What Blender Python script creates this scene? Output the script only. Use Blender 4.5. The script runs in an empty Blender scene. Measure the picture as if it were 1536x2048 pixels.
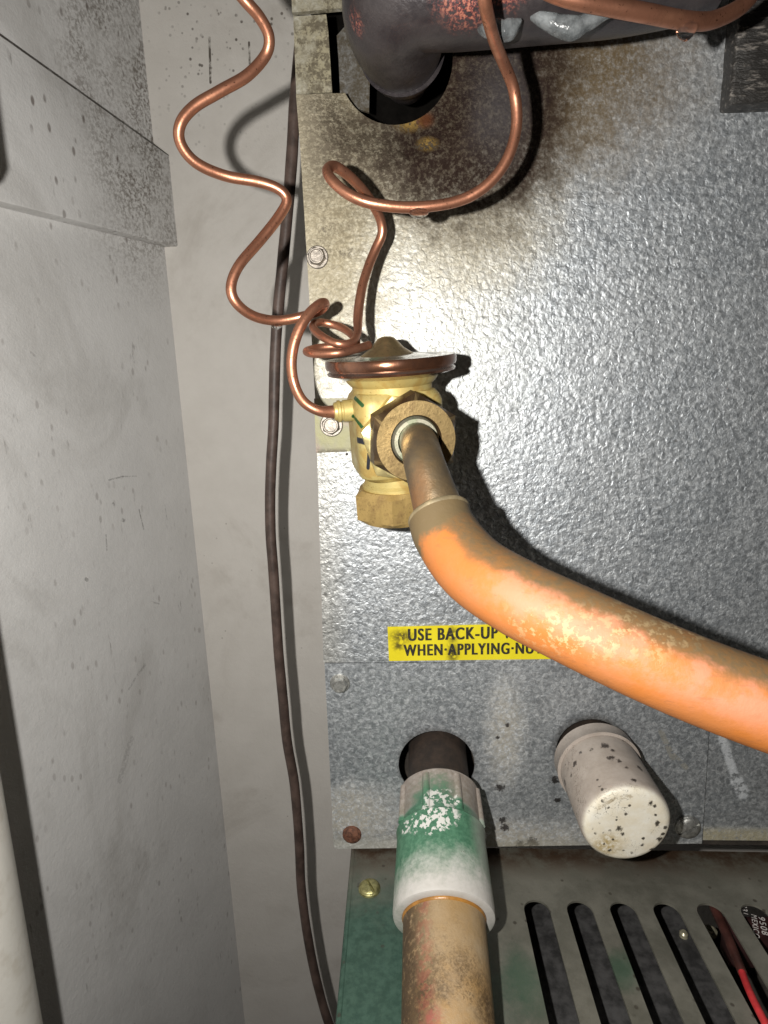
import bpy, bmesh, math, random
from mathutils import Vector, Matrix, noise as mnoise
from mathutils.bvhtree import BVHTree
random.seed(7)
S = bpy.context.scene
COL = S.collection

# ------------------------------------------------------------------ camera, light, exposure
FPX, CX, CY = 1200.0, 768.0, 1024.0          # focal length and centre, in photo pixels (1536 x 2048)
n_c = Vector((52, -254, FPX)).normalized()   # direction into the panel, in camera axes (right, down, forward)
r_c = Vector((1, -0.020, 0)); r_c = (r_c - n_c * r_c.dot(n_c)).normalized()
d_c = n_c.cross(r_c)
# rows: world x = r_c, world y = n_c, world z = -d_c, written in camera axes
CAM = Vector((0, -0.30, 0))
def cam_to_world(v): return Vector((v.dot(r_c), v.dot(n_c), -v.dot(d_c)))
right_w = cam_to_world(Vector((1, 0, 0))); up_w = cam_to_world(Vector((0, -1, 0))); back_w = cam_to_world(Vector((0, 0, -1)))
cd = bpy.data.cameras.new('camera'); cam = bpy.data.objects.new('camera', cd); COL.objects.link(cam)
m = Matrix((right_w, up_w, back_w)).transposed().to_4x4(); m.translation = CAM
cam.matrix_world = m
cd.sensor_fit = 'HORIZONTAL'; cd.sensor_width = 36; cd.lens = 36 * FPX / 1536
cd.clip_start = 0.005; cd.clip_end = 50
S.camera = cam

W = bpy.data.worlds.new('World'); S.world = W; W.use_nodes = True
W.node_tree.nodes['Background'].inputs[0].default_value = (1.0, 0.93, 0.85, 1)
W.node_tree.nodes['Background'].inputs[1].default_value = 0.007
ld = bpy.data.lights.new('phone_flash', 'POINT'); lamp = bpy.data.objects.new('phone_flash', ld); COL.objects.link(lamp)
lamp.location = CAM - right_w * 0.038 + up_w * 0.009
ld.energy = 5.8; ld.color = (1.0, 0.965, 0.91); ld.shadow_soft_size = 0.003
S.view_settings.view_transform = 'Standard'; S.view_settings.look = 'None'
S.view_settings.exposure = 0.0; S.view_settings.gamma = 1.0
S.cycles.max_bounces = 8

# ------------------------------------------------------------------ helpers
def ray(px, py):
    return cam_to_world(Vector(((px - CX) / FPX, (py - CY) / FPX, 1.0)))
def P(px, py, d=0.0):
    """point seen at photo pixel (px, py), d metres in front of the panel face (the plane y = 0)"""
    v = ray(px, py); return CAM + v * ((-d - CAM.y) / v.y)
def PZ(px, py, z):
    v = ray(px, py); return CAM + v * ((z - CAM.z) / v.z)
def thing(name, label, cat, loc=(0, 0, 0), group=None):
    o = bpy.data.objects.new(name, None); COL.objects.link(o); o.location = loc
    o.empty_display_size = 0.01
    o['label'] = label; o['category'] = cat
    if group: o['group'] = group
    return o
def wloc(o):
    v = Vector((0, 0, 0))
    while o: v = v + o.location; o = o.parent
    return v
def obj(name, bm, mat, parent=None, smooth=35, base=None, label=None):
    """link a bmesh given in world coordinates as one mesh object"""
    if parent is not None: org = wloc(parent)
    elif base is not None: org = Vector(base)
    else:
        vs = [v.co for v in bm.verts]
        org = Vector((sum(v.x for v in vs), sum(v.y for v in vs), 0)) / len(vs); org.z = min(v.z for v in vs)
    for v in bm.verts: v.co -= org
    bmesh.ops.recalc_face_normals(bm, faces=bm.faces)
    me = bpy.data.meshes.new(name); bm.to_mesh(me); bm.free()
    if smooth:
        for p in me.polygons: p.use_smooth = True
        if smooth < 180: me.set_sharp_from_angle(angle=math.radians(smooth))
    me.materials.append(mat)
    o = bpy.data.objects.new(name, me); COL.objects.link(o)
    if parent is not None: o.parent = parent
    else: o.location = org
    if label: o['label'] = label
    return o
def tag(o, label, cat, group=None):
    o['label'] = label; o['category'] = cat
    if group: o['group'] = group
    return o
def catmull(pts, n):
    out = []
    L = len(pts)
    for i in range(L - 1):
        p0 = pts[max(i - 1, 0)]; p1 = pts[i]; p2 = pts[i + 1]; p3 = pts[min(i + 2, L - 1)]
        for k in range(n):
            t = k / n
            out.append([0.5 * ((2 * b) + (c - a) * t + (2 * a - 5 * b + 4 * c - e) * t * t + (3 * b - a - 3 * c + e) * t ** 3)
                        for a, b, c, e in zip(p0, p1, p2, p3)])
    out.append(list(pts[-1])); return out
def sweep(pts, seg=16, n=6, bm=None, up=None, cap=True, wob=0.0, smooth_path=True, kink=0.0):
    """tube through pts = (Vector, radius); UV: u round the tube, v along it in metres"""
    bm = bm or bmesh.new()
    uv = bm.loops.layers.uv.verify()
    raw = [(p.x, p.y, p.z, r) for p, r in pts]
    if smooth_path: raw = catmull(raw, n)
    C = [Vector(q[:3]) for q in raw]; R = [q[3] for q in raw]
    if kink: C = [p + kink * mnoise.noise_vector(p * 55) for p in C]
    N = len(C); T = [(C[min(i + 1, N - 1)] - C[max(i - 1, 0)]).normalized() for i in range(N)]
    a = Vector(up) if up else (Vector((0, 0, 1)) if abs(T[0].z) < 0.8 else Vector((1, 0, 0)))
    rings = []; s = 0; lens = []
    nrm = (a - T[0] * a.dot(T[0])).normalized()
    for i in range(N):
        if i: s += (C[i] - C[i - 1]).length
        lens.append(s)
        ref = Vector(up) if up else nrm
        nrm = (ref - T[i] * ref.dot(T[i])).normalized()
        b = T[i].cross(nrm)
        ring = []
        for k in range(seg):
            an = 2 * math.pi * k / seg
            rr = R[i]
            if wob: rr *= 1 + wob * mnoise.noise(Vector((math.cos(an) * 1.5, math.sin(an) * 1.5, s * 60)))
            ring.append(bm.verts.new(C[i] + (nrm * math.cos(an) + b * math.sin(an)) * rr))
        rings.append(ring)
    for i in range(N - 1):
        for k in range(seg):
            f = bm.faces.new((rings[i][k], rings[i][(k + 1) % seg], rings[i + 1][(k + 1) % seg], rings[i + 1][k]))
            for l, (u, v) in zip(f.loops, ((k, i), (k + 1, i), (k + 1, i + 1), (k, i + 1))):
                l[uv].uv = (u / seg, lens[v])
    if cap:
        bm.faces.new(rings[0][::-1]); bm.faces.new(rings[-1])
    return bm
def lathe(profile, org, axis, seg=48, bm=None, rfun=None, up=(0, 0, 1), phase=0.0, closed=False):
    """profile = (distance along axis, radius[, limit for rfun]); caps wherever the radius is 0"""
    bm = bm or bmesh.new()
    ax = Vector(axis).normalized(); a = Vector(up)
    if abs(ax.dot(a.normalized())) > 0.95: a = Vector((1, 0, 0))
    u = (a - ax * a.dot(ax)).normalized(); w = ax.cross(u)
    rings = []
    for q in profile:
        t, r = q[0], q[1]
        if r <= 1e-9: rings.append([bm.verts.new(org + ax * t)]); continue
        ring = []
        for k in range(seg):
            an = 2 * math.pi * k / seg + phase
            rr = rfun(an - phase, r) if rfun else r
            ring.append(bm.verts.new(org + ax * t + (u * math.cos(an) + w * math.sin(an)) * rr))
        rings.append(ring)
    pairs = list(zip(rings[:-1], rings[1:]))
    if closed: pairs.append((rings[-1], rings[0]))
    for A, B in pairs:
        for k in range(seg):
            j = (k + 1) % seg
            if len(A) == 1 and len(B) == 1: continue
            if len(A) == 1: bm.faces.new((A[0], B[j], B[k]))
            elif len(B) == 1: bm.faces.new((A[k], A[j], B[0]))
            else: bm.faces.new((A[k], A[j], B[j], B[k]))
    return bm
def hexfun(a):
    def f(an, lim):
        t = (an % (math.pi / 3)) - math.pi / 6
        return min(a / math.cos(t), lim)
    return f
def hexnut(org, axis, a, h, inner=0.0, phase=0.0, bm=None, up=(0, 0, 1), cham=0.0):
    """hexagon prism with chamfered ends from org along axis; a = half the width across flats"""
    c = a * 1.155
    e = cham or h * 0.13
    prof = [(0, a * 0.97), (e, c)] + [(h - e, c), (h, a * 0.97)]
    if inner: prof = [(0, inner)] + prof + [(h, inner * 1.06), (h - 0.0015, inner)]; return lathe(prof, org, axis, 72, bm, hexfun2(a, inner * 1.07), up, phase, closed=True)
    prof = [(0, 0)] + prof + [(h, 0)]
    return lathe(prof, org, axis, 72, bm, hexfun(a), up, phase)
def hexfun2(a, small):
    g = hexfun(a)
    return lambda an, r: r if r <= small else g(an, r)
def box(c0, c1, bm=None, bev=0.0):
    bm2 = bmesh.new(); bmesh.ops.create_cube(bm2, size=1)
    c0 = Vector(c0); c1 = Vector(c1)
    for v in bm2.verts: v.co = Vector([(c0[i] + c1[i]) / 2 + v.co[i] * (c1[i] - c0[i]) for i in range(3)])
    if bev: bmesh.ops.bevel(bm2, geom=bm2.edges, offset=bev, segments=2, affect='EDGES', profile=0.5)
    if bm is None: return bm2
    me = bpy.data.meshes.new('tmp'); bm2.to_mesh(me); bm.from_mesh(me); bpy.data.meshes.remove(me); bm2.free(); return bm
def plate(outer, holes, thick, nrm):
    """sheet with holes: outline and hole loops are lists of points in a plane; extruded by thick along -nrm"""
    bm = bmesh.new(); E = []
    for loop in [outer] + holes:
        vs = [bm.verts.new(p) for p in loop]
        for i in range(len(vs)): E.append(bm.edges.new((vs[i], vs[(i + 1) % len(vs)])))
    bmesh.ops.triangle_fill(bm, use_beauty=True, use_dissolve=False, edges=E, normal=nrm)
    fs = list(bm.faces)
    r = bmesh.ops.extrude_face_region(bm, geom=fs)
    for g in r['geom']:
        if isinstance(g, bmesh.types.BMVert): g.co -= Vector(nrm) * thick
    return bm
def circ(c, r, n=48, a0=0, a1=2 * math.pi, rz=None):
    rz = rz or r
    full = abs(a1 - a0 - 2 * math.pi) < 1e-6
    return [Vector((c.x + r * math.cos(a0 + (a1 - a0) * i / (n if full else n - 1)), c.y, c.z + rz * math.sin(a0 + (a1 - a0) * i / (n if full else n - 1)))) for i in range(n)]
def px_mm(px, py, d): return (P(px + 1, py, d) - P(px, py, d)).length

# ------------------------------------------------------------------ material node helper
class Mat:
    def __init__(s, name):
        s.m = bpy.data.materials.new(name); s.m.use_nodes = True
        s.n = s.m.node_tree.nodes; s.l = s.m.node_tree.links
        s.b = s.n['Principled BSDF']; s.g = s.n.new('ShaderNodeNewGeometry'); s.pos = s.g.outputs['Position']
    def _set(s, sock, v):
        if v is None: return
        if isinstance(v, bpy.types.NodeSocket): s.l.new(v, sock)
        elif isinstance(v, (tuple, list, Vector)):
            v = tuple(v)
            sock.default_value = v + (1,) if sock.type == 'RGBA' and len(v) == 3 else v
        else: sock.default_value = v
    def sc(s, vec, k):
        nd = s.n.new('ShaderNodeVectorMath'); nd.operation = 'MULTIPLY'; s._set(nd.inputs[0], vec); nd.inputs[1].default_value = k
        return nd.outputs[0]
    def noise(s, scale, detail=4, rough=0.6, dist=0, vec=None, col=False):
        nd = s.n.new('ShaderNodeTexNoise'); s._set(nd.inputs['Vector'], vec or s.pos)
        nd.inputs['Scale'].default_value = scale; nd.inputs['Detail'].default_value = detail
        nd.inputs['Roughness'].default_value = rough; nd.inputs['Distortion'].default_value = dist
        return nd.outputs[1 if col else 0]
    def vor(s, scale, feat='F1', out='Distance', rand=1.0, vec=None):
        nd = s.n.new('ShaderNodeTexVoronoi'); nd.feature = feat; s._set(nd.inputs['Vector'], vec or s.pos)
        nd.inputs['Scale'].default_value = scale; nd.inputs['Randomness'].default_value = rand
        return nd.outputs[out]
    def M(s, op, a, b=None, c=None, clamp=False):
        nd = s.n.new('ShaderNodeMath'); nd.operation = op; nd.use_clamp = clamp
        for i, v in enumerate((a, b, c)): s._set(nd.inputs[i], v)
        return nd.outputs[0]
    def map(s, x, a, b, c=0.0, d=1.0, smooth=True):
        nd = s.n.new('ShaderNodeMapRange'); nd.interpolation_type = 'SMOOTHSTEP' if smooth else 'LINEAR'
        for i, v in enumerate((x, a, b, c, d)): s._set(nd.inputs[i], v)
        return nd.outputs[0]
    def mix(s, f, a, b, mode='MIX'):
        nd = s.n.new('ShaderNodeMix'); nd.data_type = 'RGBA'; nd.blend_type = mode
        s._set(nd.inputs[0], f); s._set(nd.inputs[6], a); s._set(nd.inputs[7], b)
        return nd.outputs[2]
    def uv(s):
        nd = s.n.new('ShaderNodeUVMap'); sp = s.n.new('ShaderNodeSeparateXYZ'); s.l.new(nd.outputs[0], sp.inputs[0]); return sp.outputs
    def xyz(s, v=None):
        sp = s.n.new('ShaderNodeSeparateXYZ'); s._set(sp.inputs[0], v or s.pos); return sp.outputs
    def blob(s, c, r, soft=0.5, k=(1, 1, 1), warp=None, amp=0.0):
        """1 inside radius r of point c, falling to 0 over the outer 'soft' part; k squeezes axes; warp = noise 0..1"""
        v = s.n.new('ShaderNodeVectorMath'); v.operation = 'SUBTRACT'; s._set(v.inputs[0], s.pos); v.inputs[1].default_value = tuple(c)
        q = s.sc(v.outputs[0], k)
        l = s.n.new('ShaderNodeVectorMath'); l.operation = 'LENGTH'; s.l.new(q, l.inputs[0])
        dd = l.outputs['Value']
        if warp is not None: dd = s.M('ADD', dd, s.M('MULTIPLY', s.M('SUBTRACT', warp, 0.5), amp * r * 2))
        return s.map(dd, r * (1 - soft), r, 1.0, 0.0)
    def seg(s, a, b, w):
        """1 on the stroke from a to b of half-width w"""
        a = Vector(a); b = Vector(b); ba = b - a
        v = s.n.new('ShaderNodeVectorMath'); v.operation = 'SUBTRACT'; s._set(v.inputs[0], s.pos); v.inputs[1].default_value = tuple(a)
        dt = s.n.new('ShaderNodeVectorMath'); dt.operation = 'DOT_PRODUCT'; s.l.new(v.outputs[0], dt.inputs[0]); dt.inputs[1].default_value = tuple(ba / ba.dot(ba))
        h = s.M('ADD', dt.outputs['Value'], 0.0, clamp=True)
        w2 = s.n.new('ShaderNodeVectorMath'); w2.operation = 'SCALE'; w2.inputs[0].default_value = tuple(ba); s.l.new(h, w2.inputs['Scale'])
        q = s.n.new('ShaderNodeVectorMath'); q.operation = 'SUBTRACT'; s.l.new(v.outputs[0], q.inputs[0]); s.l.new(w2.outputs[0], q.inputs[1])
        l = s.n.new('ShaderNodeVectorMath'); l.operation = 'LENGTH'; s.l.new(q.outputs[0], l.inputs[0])
        return s.map(l.outputs['Value'], w * 0.75, w * 1.15, 1.0, 0.0)
    def out(s, col=None, rough=None, metal=None, bump=None, bd=0.001, bs=1.0, spec=None, coat=None, trans=None, ior=None):
        s._set(s.b.inputs['Base Color'], col); s._set(s.b.inputs['Roughness'], rough); s._set(s.b.inputs['Metallic'], metal)
        if spec is not None: s.b.inputs['Specular IOR Level'].default_value = spec
        if coat is not None: s._set(s.b.inputs['Coat Weight'], coat); s.b.inputs['Coat Roughness'].default_value = 0.15
        if trans is not None: s._set(s.b.inputs['Transmission Weight'], trans)
        if ior is not None: s.b.inputs['IOR'].default_value = ior
        if bump is not None:
            nd = s.n.new('ShaderNodeBump'); nd.inputs['Strength'].default_value = bs; nd.inputs['Distance'].default_value = bd
            s._set(nd.inputs['Height'], bump); s.l.new(nd.outputs[0], s.b.inputs['Normal'])
        return s.m
def either(m, *v):
    o = v[0]
    for x in v[1:]: o = m.M('MAXIMUM', o, x)
    return o

# ------------------------------------------------------------------ materials
def mat_wall():
    m = Mat('painted_wall')
    n = m.noise(30, 5); fine = m.noise(900, 3)
    c = m.mix(m.map(n, 0.3, 0.7), (0.66, 0.63, 0.585), (0.71, 0.68, 0.635))
    # soot specks above, a few scuffs
    up = m.map(m.xyz()[2], P(450, 420, -0.2).z, P(450, 60, -0.2).z)
    patch = m.map(m.noise(14, 3), 0.42, 0.62)
    sp = m.map(m.vor(190), 0.14, 0.26, 1, 0)
    sp = m.M('MULTIPLY', sp, m.map(m.noise(60, 2), 0.42, 0.55))
    f = m.M('MULTIPLY', m.M('MULTIPLY', sp, up), m.M('ADD', m.M('MULTIPLY', patch, 0.7), 0.25))
    c = m.mix(f, c, (0.09, 0.075, 0.06))
    st = either(m, m.seg(P(419, 75, -0.2), P(421, 165, -0.2), 0.0009), m.seg(P(498, 85, -0.2), P(500, 145, -0.2), 0.0008))
    c = m.mix(m.M('MULTIPLY', st, m.map(m.noise(150), 0.35, 0.55)), c, (0.1, 0.085, 0.07))
    spk = m.M('MULTIPLY', m.M('MULTIPLY', m.map(m.vor(80), 0.03, 0.08, 1, 0), m.map(m.noise(9), 0.5, 0.6)), 0.5)
    c = m.mix(m.M('MULTIPLY', m.map(m.noise(7, 6, 0.7, 0.6), 0.5, 0.72), 0.45), c, (0.40, 0.36, 0.31))
    c = m.mix(spk, c, (0.22, 0.19, 0.16))
    return m.out(c, 0.75, 0, m.M('ADD', m.noise(220, 4), m.M('MULTIPLY', fine, 0.4)), 0.0006, 0.5)
def mat_bigpipe(name='white_painted_wall', seam=None, marks=()):
    m = Mat(name)
    n = m.noise(25, 5)
    c = m.mix(m.map(n, 0.3, 0.7), (0.66, 0.655, 0.645), (0.71, 0.705, 0.695))
    # soot specks and scuffs
    up = m.blob(P(300, 220, -0.18), 0.13, 0.75, (1, 0.5, 0.8))
    rightside = m.map(m.xyz()[1], 0.10, 0.16)
    fuzz = m.map(m.noise(420, 4, 0.7), 0.40, 0.62)
    c = m.mix(m.M('MULTIPLY', m.M('MULTIPLY', up, rightside), m.M('MULTIPLY', m.M('MULTIPLY', fuzz, m.map(m.noise(32, 4, 0.65), 0.38, 0.58, 0.35, 1.0)), 0.9)), c, (0.12, 0.095, 0.07))
    st = m.sc(m.pos, (1, 1, 0.45))
    sp = m.map(m.vor(150, vec=st), 0.12, 0.24, 1, 0)
    reg = m.map(m.noise(22, 3), 0.46, 0.62)
    c = m.mix(m.M('MULTIPLY', m.M('MULTIPLY', sp, reg), m.M('ADD', m.M('MULTIPLY', up, 0.55), 0.35)), c, (0.13, 0.10, 0.085))
    s2 = m.sc(m.pos, (1, 1, 0.16))
    scuff = m.M('MULTIPLY', m.map(m.noise(260, 3, vec=s2), 0.64, 0.72), m.map(m.noise(30, 3), 0.5, 0.66))
    c = m.mix(m.M('MULTIPLY', scuff, 0.6), c, (0.25, 0.24, 0.23))
    sm = m.map(m.noise(9, 6, 0.7, 0.8, vec=m.sc(m.pos, (1, 1, 0.6))), 0.48, 0.70)
    c = m.mix(m.M('MULTIPLY', sm, 0.4), c, (0.37, 0.355, 0.33))
    for (a, b, w, k) in marks:
        c = m.mix(m.M('MULTIPLY', m.M('MULTIPLY', m.seg(a, b, w), m.map(m.noise(500, 3), 0.36, 0.56)), k * 0.7), c, (0.10, 0.095, 0.09))
    if seam:                                   # gap shade and dirt painted as a dark line along the slanting top edge
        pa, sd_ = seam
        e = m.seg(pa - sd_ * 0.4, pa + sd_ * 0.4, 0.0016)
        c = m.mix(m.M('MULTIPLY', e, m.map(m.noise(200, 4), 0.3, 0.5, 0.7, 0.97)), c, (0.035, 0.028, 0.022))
    return m.out(c, 0.5, 0, m.M('ADD', m.noise(160, 5), m.M('MULTIPLY', m.noise(700, 3), 0.5)), 0.0009, 0.5)
def mat_pvc(name, base, dirty=0.3):
    m = Mat(name)
    f = m.map(m.noise(90, 5, 0.65), 0.45, 0.72)
    c = m.mix(m.M('MULTIPLY', f, dirty), base, (0.33, 0.28, 0.2))
    return m.out(c, 0.42, 0, m.noise(400, 3), 0.0004, 0.35)
def galv(name, kind):
    """galvanised sheet: orange-peel relief, spangle, stains at the places where the photograph has them"""
    m = Mat(name)
    big = m.noise(18, 4); n1 = m.noise(360, 3, 0.5, 0.6); n2 = m.noise(640, 3, 0.6, 0.5); n3 = m.noise(1300, 2)
    sp = m.vor(460, out='Color'); spx = m.xyz(sp)[0]
    c = m.mix(m.map(big, 0.3, 0.7), (0.345, 0.375, 0.405), (0.43, 0.455, 0.48))
    c = m.mix(m.M('MULTIPLY', spx, 0.35), c, (0.62, 0.64, 0.65))
    fl = m.noise(430, 4, 0.65, 0.8)
    c = m.mix(m.M('MULTIPLY', m.map(fl, 0.50, 0.40), 0.62), c, (0.22, 0.235, 0.25))
    c = m.mix(m.M('MULTIPLY', m.map(fl, 0.53, 0.62), 0.6), c, (0.74, 0.77, 0.79))
    rough = m.map(m.M('ADD', m.M('MULTIPLY', n1, 0.6), m.M('MULTIPLY', spx, 0.4)), 0.2, 0.8, 0.42, 0.58, False)
    metal = 0.70
    rag = m.noise(70, 6, 0.7); rag2 = m.M('ADD', m.M('MULTIPLY', m.noise(260, 5, 0.7), 0.5), m.M('MULTIPLY', m.noise(700, 4, 0.7), 0.5))
    dull = None
    def put(c, f, col): return m.mix(f, c, col)
    mul = lambda a, b: m.M('MULTIPLY', a, b)
    if kind == 'upper':
        # damp yellow-brown bloom round the pipe hole, mould specks, rust; painted flash glare
        A = m.blob(P(800, 190), 0.085, 0.75, (0.8, 1, 0.9), rag, 0.35)
        B = m.blob(P(640, 330), 0.075, 0.8, (1.5, 1, 0.55), rag, 0.3)
        C = m.blob(P(940, 400), 0.062, 0.9, (1, 1, 1), rag, 0.35)
        D = m.blob(P(760, 600), 0.10, 0.9, (1, 1, 0.8), rag, 0.3)
        c = put(c, mul(D, 0.45), (0.52, 0.50, 0.42))  # pale tone painted in where the flash glare falls
        bloom = m.M('MULTIPLY', either(m, A, B, mul(C, 0.75)), m.map(rag2, 0.2, 0.6, 0.6, 0.95))
        c = put(c, bloom, (0.40, 0.35, 0.235))
        fleck = m.map(m.noise(520, 4, 0.7), 0.42, 0.56)
        c = put(c, mul(bloom, mul(fleck, 0.55)), (0.17, 0.14, 0.085))
        mould = m.map(rag2, 0.455, 0.52)
        for (x, y, r, s) in ((650, 245, 75, 1), (690, 300, 75, .95), (850, 330, 110, .9), (760, 300, 80, .85), (640, 330, 60, .8), (960, 270, 110, .75), (1060, 330, 80, .5), (790, 370, 80, .7), (615, 200, 30, .5), (690, 440, 50, .35), (625, 400, 35, .4)):
            c = put(c, mul(mul(m.blob(P(x, y), r * .00025 * 1.25, 0.85, warp=rag, amp=.3), m.M('ADD', m.M('MULTIPLY', mould, 0.55), 0.38)), s), (0.085, 0.068, 0.048))
        br = m.blob(P(1120, 140), 0.068, 0.8, (0.7, 1, 1), rag, 0.35)
        c = put(c, mul(br, m.map(rag2, 0.3, 0.58, 0.5, 1)), (0.12, 0.088, 0.05))
        rs = m.blob(P(940, 160), 0.060, 0.5, (1, 1, 0.75), rag, 0.35)
        c = put(c, mul(rs, m.map(rag2, 0.40, 0.56, 0.72, 1)), (0.022, 0.013, 0.010))
        bl = m.blob(P(1000, 210), 0.022, 0.9, (1, 1, 0.6), rag, 0.4)
        c = put(c, mul(bl, 0.3), (0.12, 0.12, 0.13))
        ye = either(m, m.blob(P(820, 243), 0.0060, 0.8, (0.6, 1, 1), rag2, 0.9), m.blob(P(855, 288), 0.004, 0.8, (0.6, 1, 1), rag2, 0.5))
        c = put(c, mul(ye, m.map(rag2, 0.44, 0.54, 0.0, 0.7)), (0.34, 0.22, 0.06))
        rust = m.blob(P(850, 240), 0.0045, 0.8, (0.8, 1, 1), rag2, 0.7)
        c = put(c, mul(rust, 0.9), (0.09, 0.03, 0.012))
        # dirt around the screw, dark crease lines
        dk = either(m, m.blob(P(640, 500), 0.008, 0.6, warp=rag2, amp=.6), m.blob(P(700, 505), 0.006, 0.8, (0.5, 1, 1.6), rag2, 0.8), m.blob(P(650, 455), 0.007, 0.8, warp=rag2, amp=.8))
        c = put(c, mul(dk, mul(m.map(rag2, 0.45, 0.6), 0.8)), (0.06, 0.052, 0.045))
        edge = m.map(m.xyz()[0], P(700, 600).x, P(610, 600).x)
        c = put(c, mul(edge, 0.35), (0.40, 0.36, 0.27))
        dull = either(m, mul(bloom, 0.75), br, rs)
        sp1 = m.map(m.vor(48), 0.035, 0.05, 1, 0); sp1 = mul(sp1, m.map(m.noise(12), 0.5, 0.6))
        c = put(c, sp1, (0.05, 0.045, 0.045))
    elif kind == 'lower':
        A = either(m, m.blob(P(700, 1630), 0.034, 0.8, (0.8, 1, 1.2), rag, 0.4), m.blob(P(1010, 1470), 0.03, 0.9, (1.8, 1, 0.6), rag, 0.4), m.blob(P(1000, 1680), 0.05, 0.9, (0.5, 1, 2.2), rag, 0.4))
        c = put(c, mul(A, m.map(rag2, 0.38, 0.56, 0.1, 0.75)), (0.34, 0.31, 0.25))
        for (x, y, r) in ((1000, 1575, 12), (1005, 1640, 10), (1010, 1655, 12), (1065, 1685, 16), (1040, 1690, 14), (995, 1475, 5), (1015, 1450, 6), (1110, 1560, 12), (1115, 1600, 9)):
            c = put(c, mul(m.blob(P(x, y), r * .00026, 0.6, warp=m.noise(520, 5, 0.75), amp=1.6), 0.93), (0.035, 0.03, 0.028))
        hol = either(m, m.blob(P(873, 1528), 0.0245, 0.35, warp=rag2, amp=.25), m.blob(P(1181, 1498), 0.0235, 0.35, warp=rag2, amp=.25))
        c = put(c, mul(hol, 0.85), (0.06, 0.045, 0.03))
        white = either(m, m.seg(P(1322, 1462), P(1345, 1515), 0.0016), m.seg(P(1340, 1505), P(1372, 1535), 0.0015))
        white = mul(white, m.map(m.noise(260, 3), 0.40, 0.5))
        c = put(c, mul(white, 0.75), (0.50, 0.49, 0.44))
        lowedge = m.map(m.xyz()[2], P(900, 1665).z, P(900, 1692).z)
        c = put(c, mul(lowedge, 0.5), (0.36, 0.34, 0.27))
        dull = either(m, A, lowedge)
    elif kind == 'right':
        white = either(m, m.seg(P(1448, 1480), P(1475, 1560), 0.0032), m.seg(P(1475, 1560), P(1490, 1592), 0.0042), m.seg(P(1432, 1470), P(1440, 1515), 0.0016))
        white = mul(white, m.map(m.noise(190, 4), 0.40, 0.5))
        c = put(c, mul(white, 0.75), (0.46, 0.48, 0.50))
        lip = mul(m.map(m.xyz()[2], P(1450, 1652).z, P(1450, 1672).z), m.map(rag2, 0.3, 0.5))
        c = put(c, mul(lip, 0.8), (0.36, 0.32, 0.2))
        dull = either(m, white, lip)
    elif kind == 'strip':
        g = m.map(rag2, 0.42, 0.54)
        c = put(c, m.map(rag, 0.2, 0.6, 0.6, 0.95), (0.28, 0.25, 0.165))
        c = put(c, mul(mul(g, m.map(rag, 0.38, 0.55)), 0.9), (0.10, 0.085, 0.06))
        dull = m.map(rag, 0.2, 0.6, 0.6, 0.9)
    elif kind == 'inner':
        c = put(c, m.map(rag2, 0.3, 0.6, 0.7, 1), (0.07, 0.058, 0.04)); dull = m.map(rag2, 0.3, 0.6, 0.8, 0.95)
    if dull is not None:
        metal = m.map(dull, 0, 1, 0.72, 0.22, False)
        rough = m.M('ADD', rough, m.M('MULTIPLY', dull, 0.25))
        m._set(m.b.inputs['Specular IOR Level'], m.map(dull, 0, 1, 0.5, 0.1, False))
    h = m.M('ADD', m.M('MULTIPLY', n1, 1.0), m.M('ADD', m.M('MULTIPLY', n2, 0.45), m.M('MULTIPLY', n3, 0.08)))
    h = m.M('ADD', h, m.M('MULTIPLY', m.noise(45, 3, 0.5), 1.6))
    if kind == 'upper':                        # the sheet is dished in round the pipe hole
        v = m.n.new('ShaderNodeVectorMath'); v.operation = 'DISTANCE'; m.l.new(m.pos, v.inputs[0]); v.inputs[1].default_value = tuple(P(790, 122))
        k = 115 * px_mm(790, 122, 0)
        dish = m.map(m.M('ADD', v.outputs['Value'], m.M('MULTIPLY', m.M('SUBTRACT', rag, 0.5), 0.012)), k * 0.95, k * 1.75)
        h = m.M('ADD', h, m.M('MULTIPLY', dish, 9.0))
    return m.out(c, rough, metal, h, 0.0010 if kind in ('upper',) else 0.0006, 0.6)
def copper(name, base=(0.52, 0.235, 0.145)):
    m = Mat(name)
    n = m.noise(120, 5, 0.65); f = m.noise(900, 3)
    c = m.mix(m.map(n, 0.35, 0.7), base, tuple(b * 0.55 for b in base))
    c = m.mix(m.M('MULTIPLY', m.map(m.noise(60, 3), 0.5, 0.75), 0.5), c, (0.62, 0.30, 0.18))
    c = m.mix(m.map(f, 0.62, 0.72), c, (0.12, 0.05, 0.03))
    return m.out(c, m.map(n, 0.3, 0.7, 0.32, 0.50), 0.85, m.M('ADD', n, m.M('MULTIPLY', f, 0.3)), 0.0003, 0.4)
def brass(name, col, dark, rough=0.36, grain=600):
    m = Mat(name)
    n = m.noise(130, 5, 0.65); f = m.noise(grain, 3)
    c = m.mix(m.map(n, 0.45, 0.72), col, dark)
    c = m.mix(m.M('MULTIPLY', m.map(f, 0.55, 0.7), 0.5), c, tuple(x * 0.6 for x in dark))
    return m.out(c, m.map(n, 0.3, 0.7, rough, rough + 0.16), 0.85, m.M('ADD', m.M('MULTIPLY', f, 0.6), n), 0.0004, 0.35)
def plain(name, col, rough=0.5, metal=0.0, var=0.25, scale=150, bd=0.0004):
    m = Mat(name)
    n = m.noise(scale, 4)
    c = m.mix(m.map(n, 0.3, 0.7), tuple(x * (1 - var) for x in col), tuple(min(1, x * (1 + var)) for x in col))
    return m.out(c, rough, metal, m.noise(scale * 3, 3), bd, 0.4)

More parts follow.
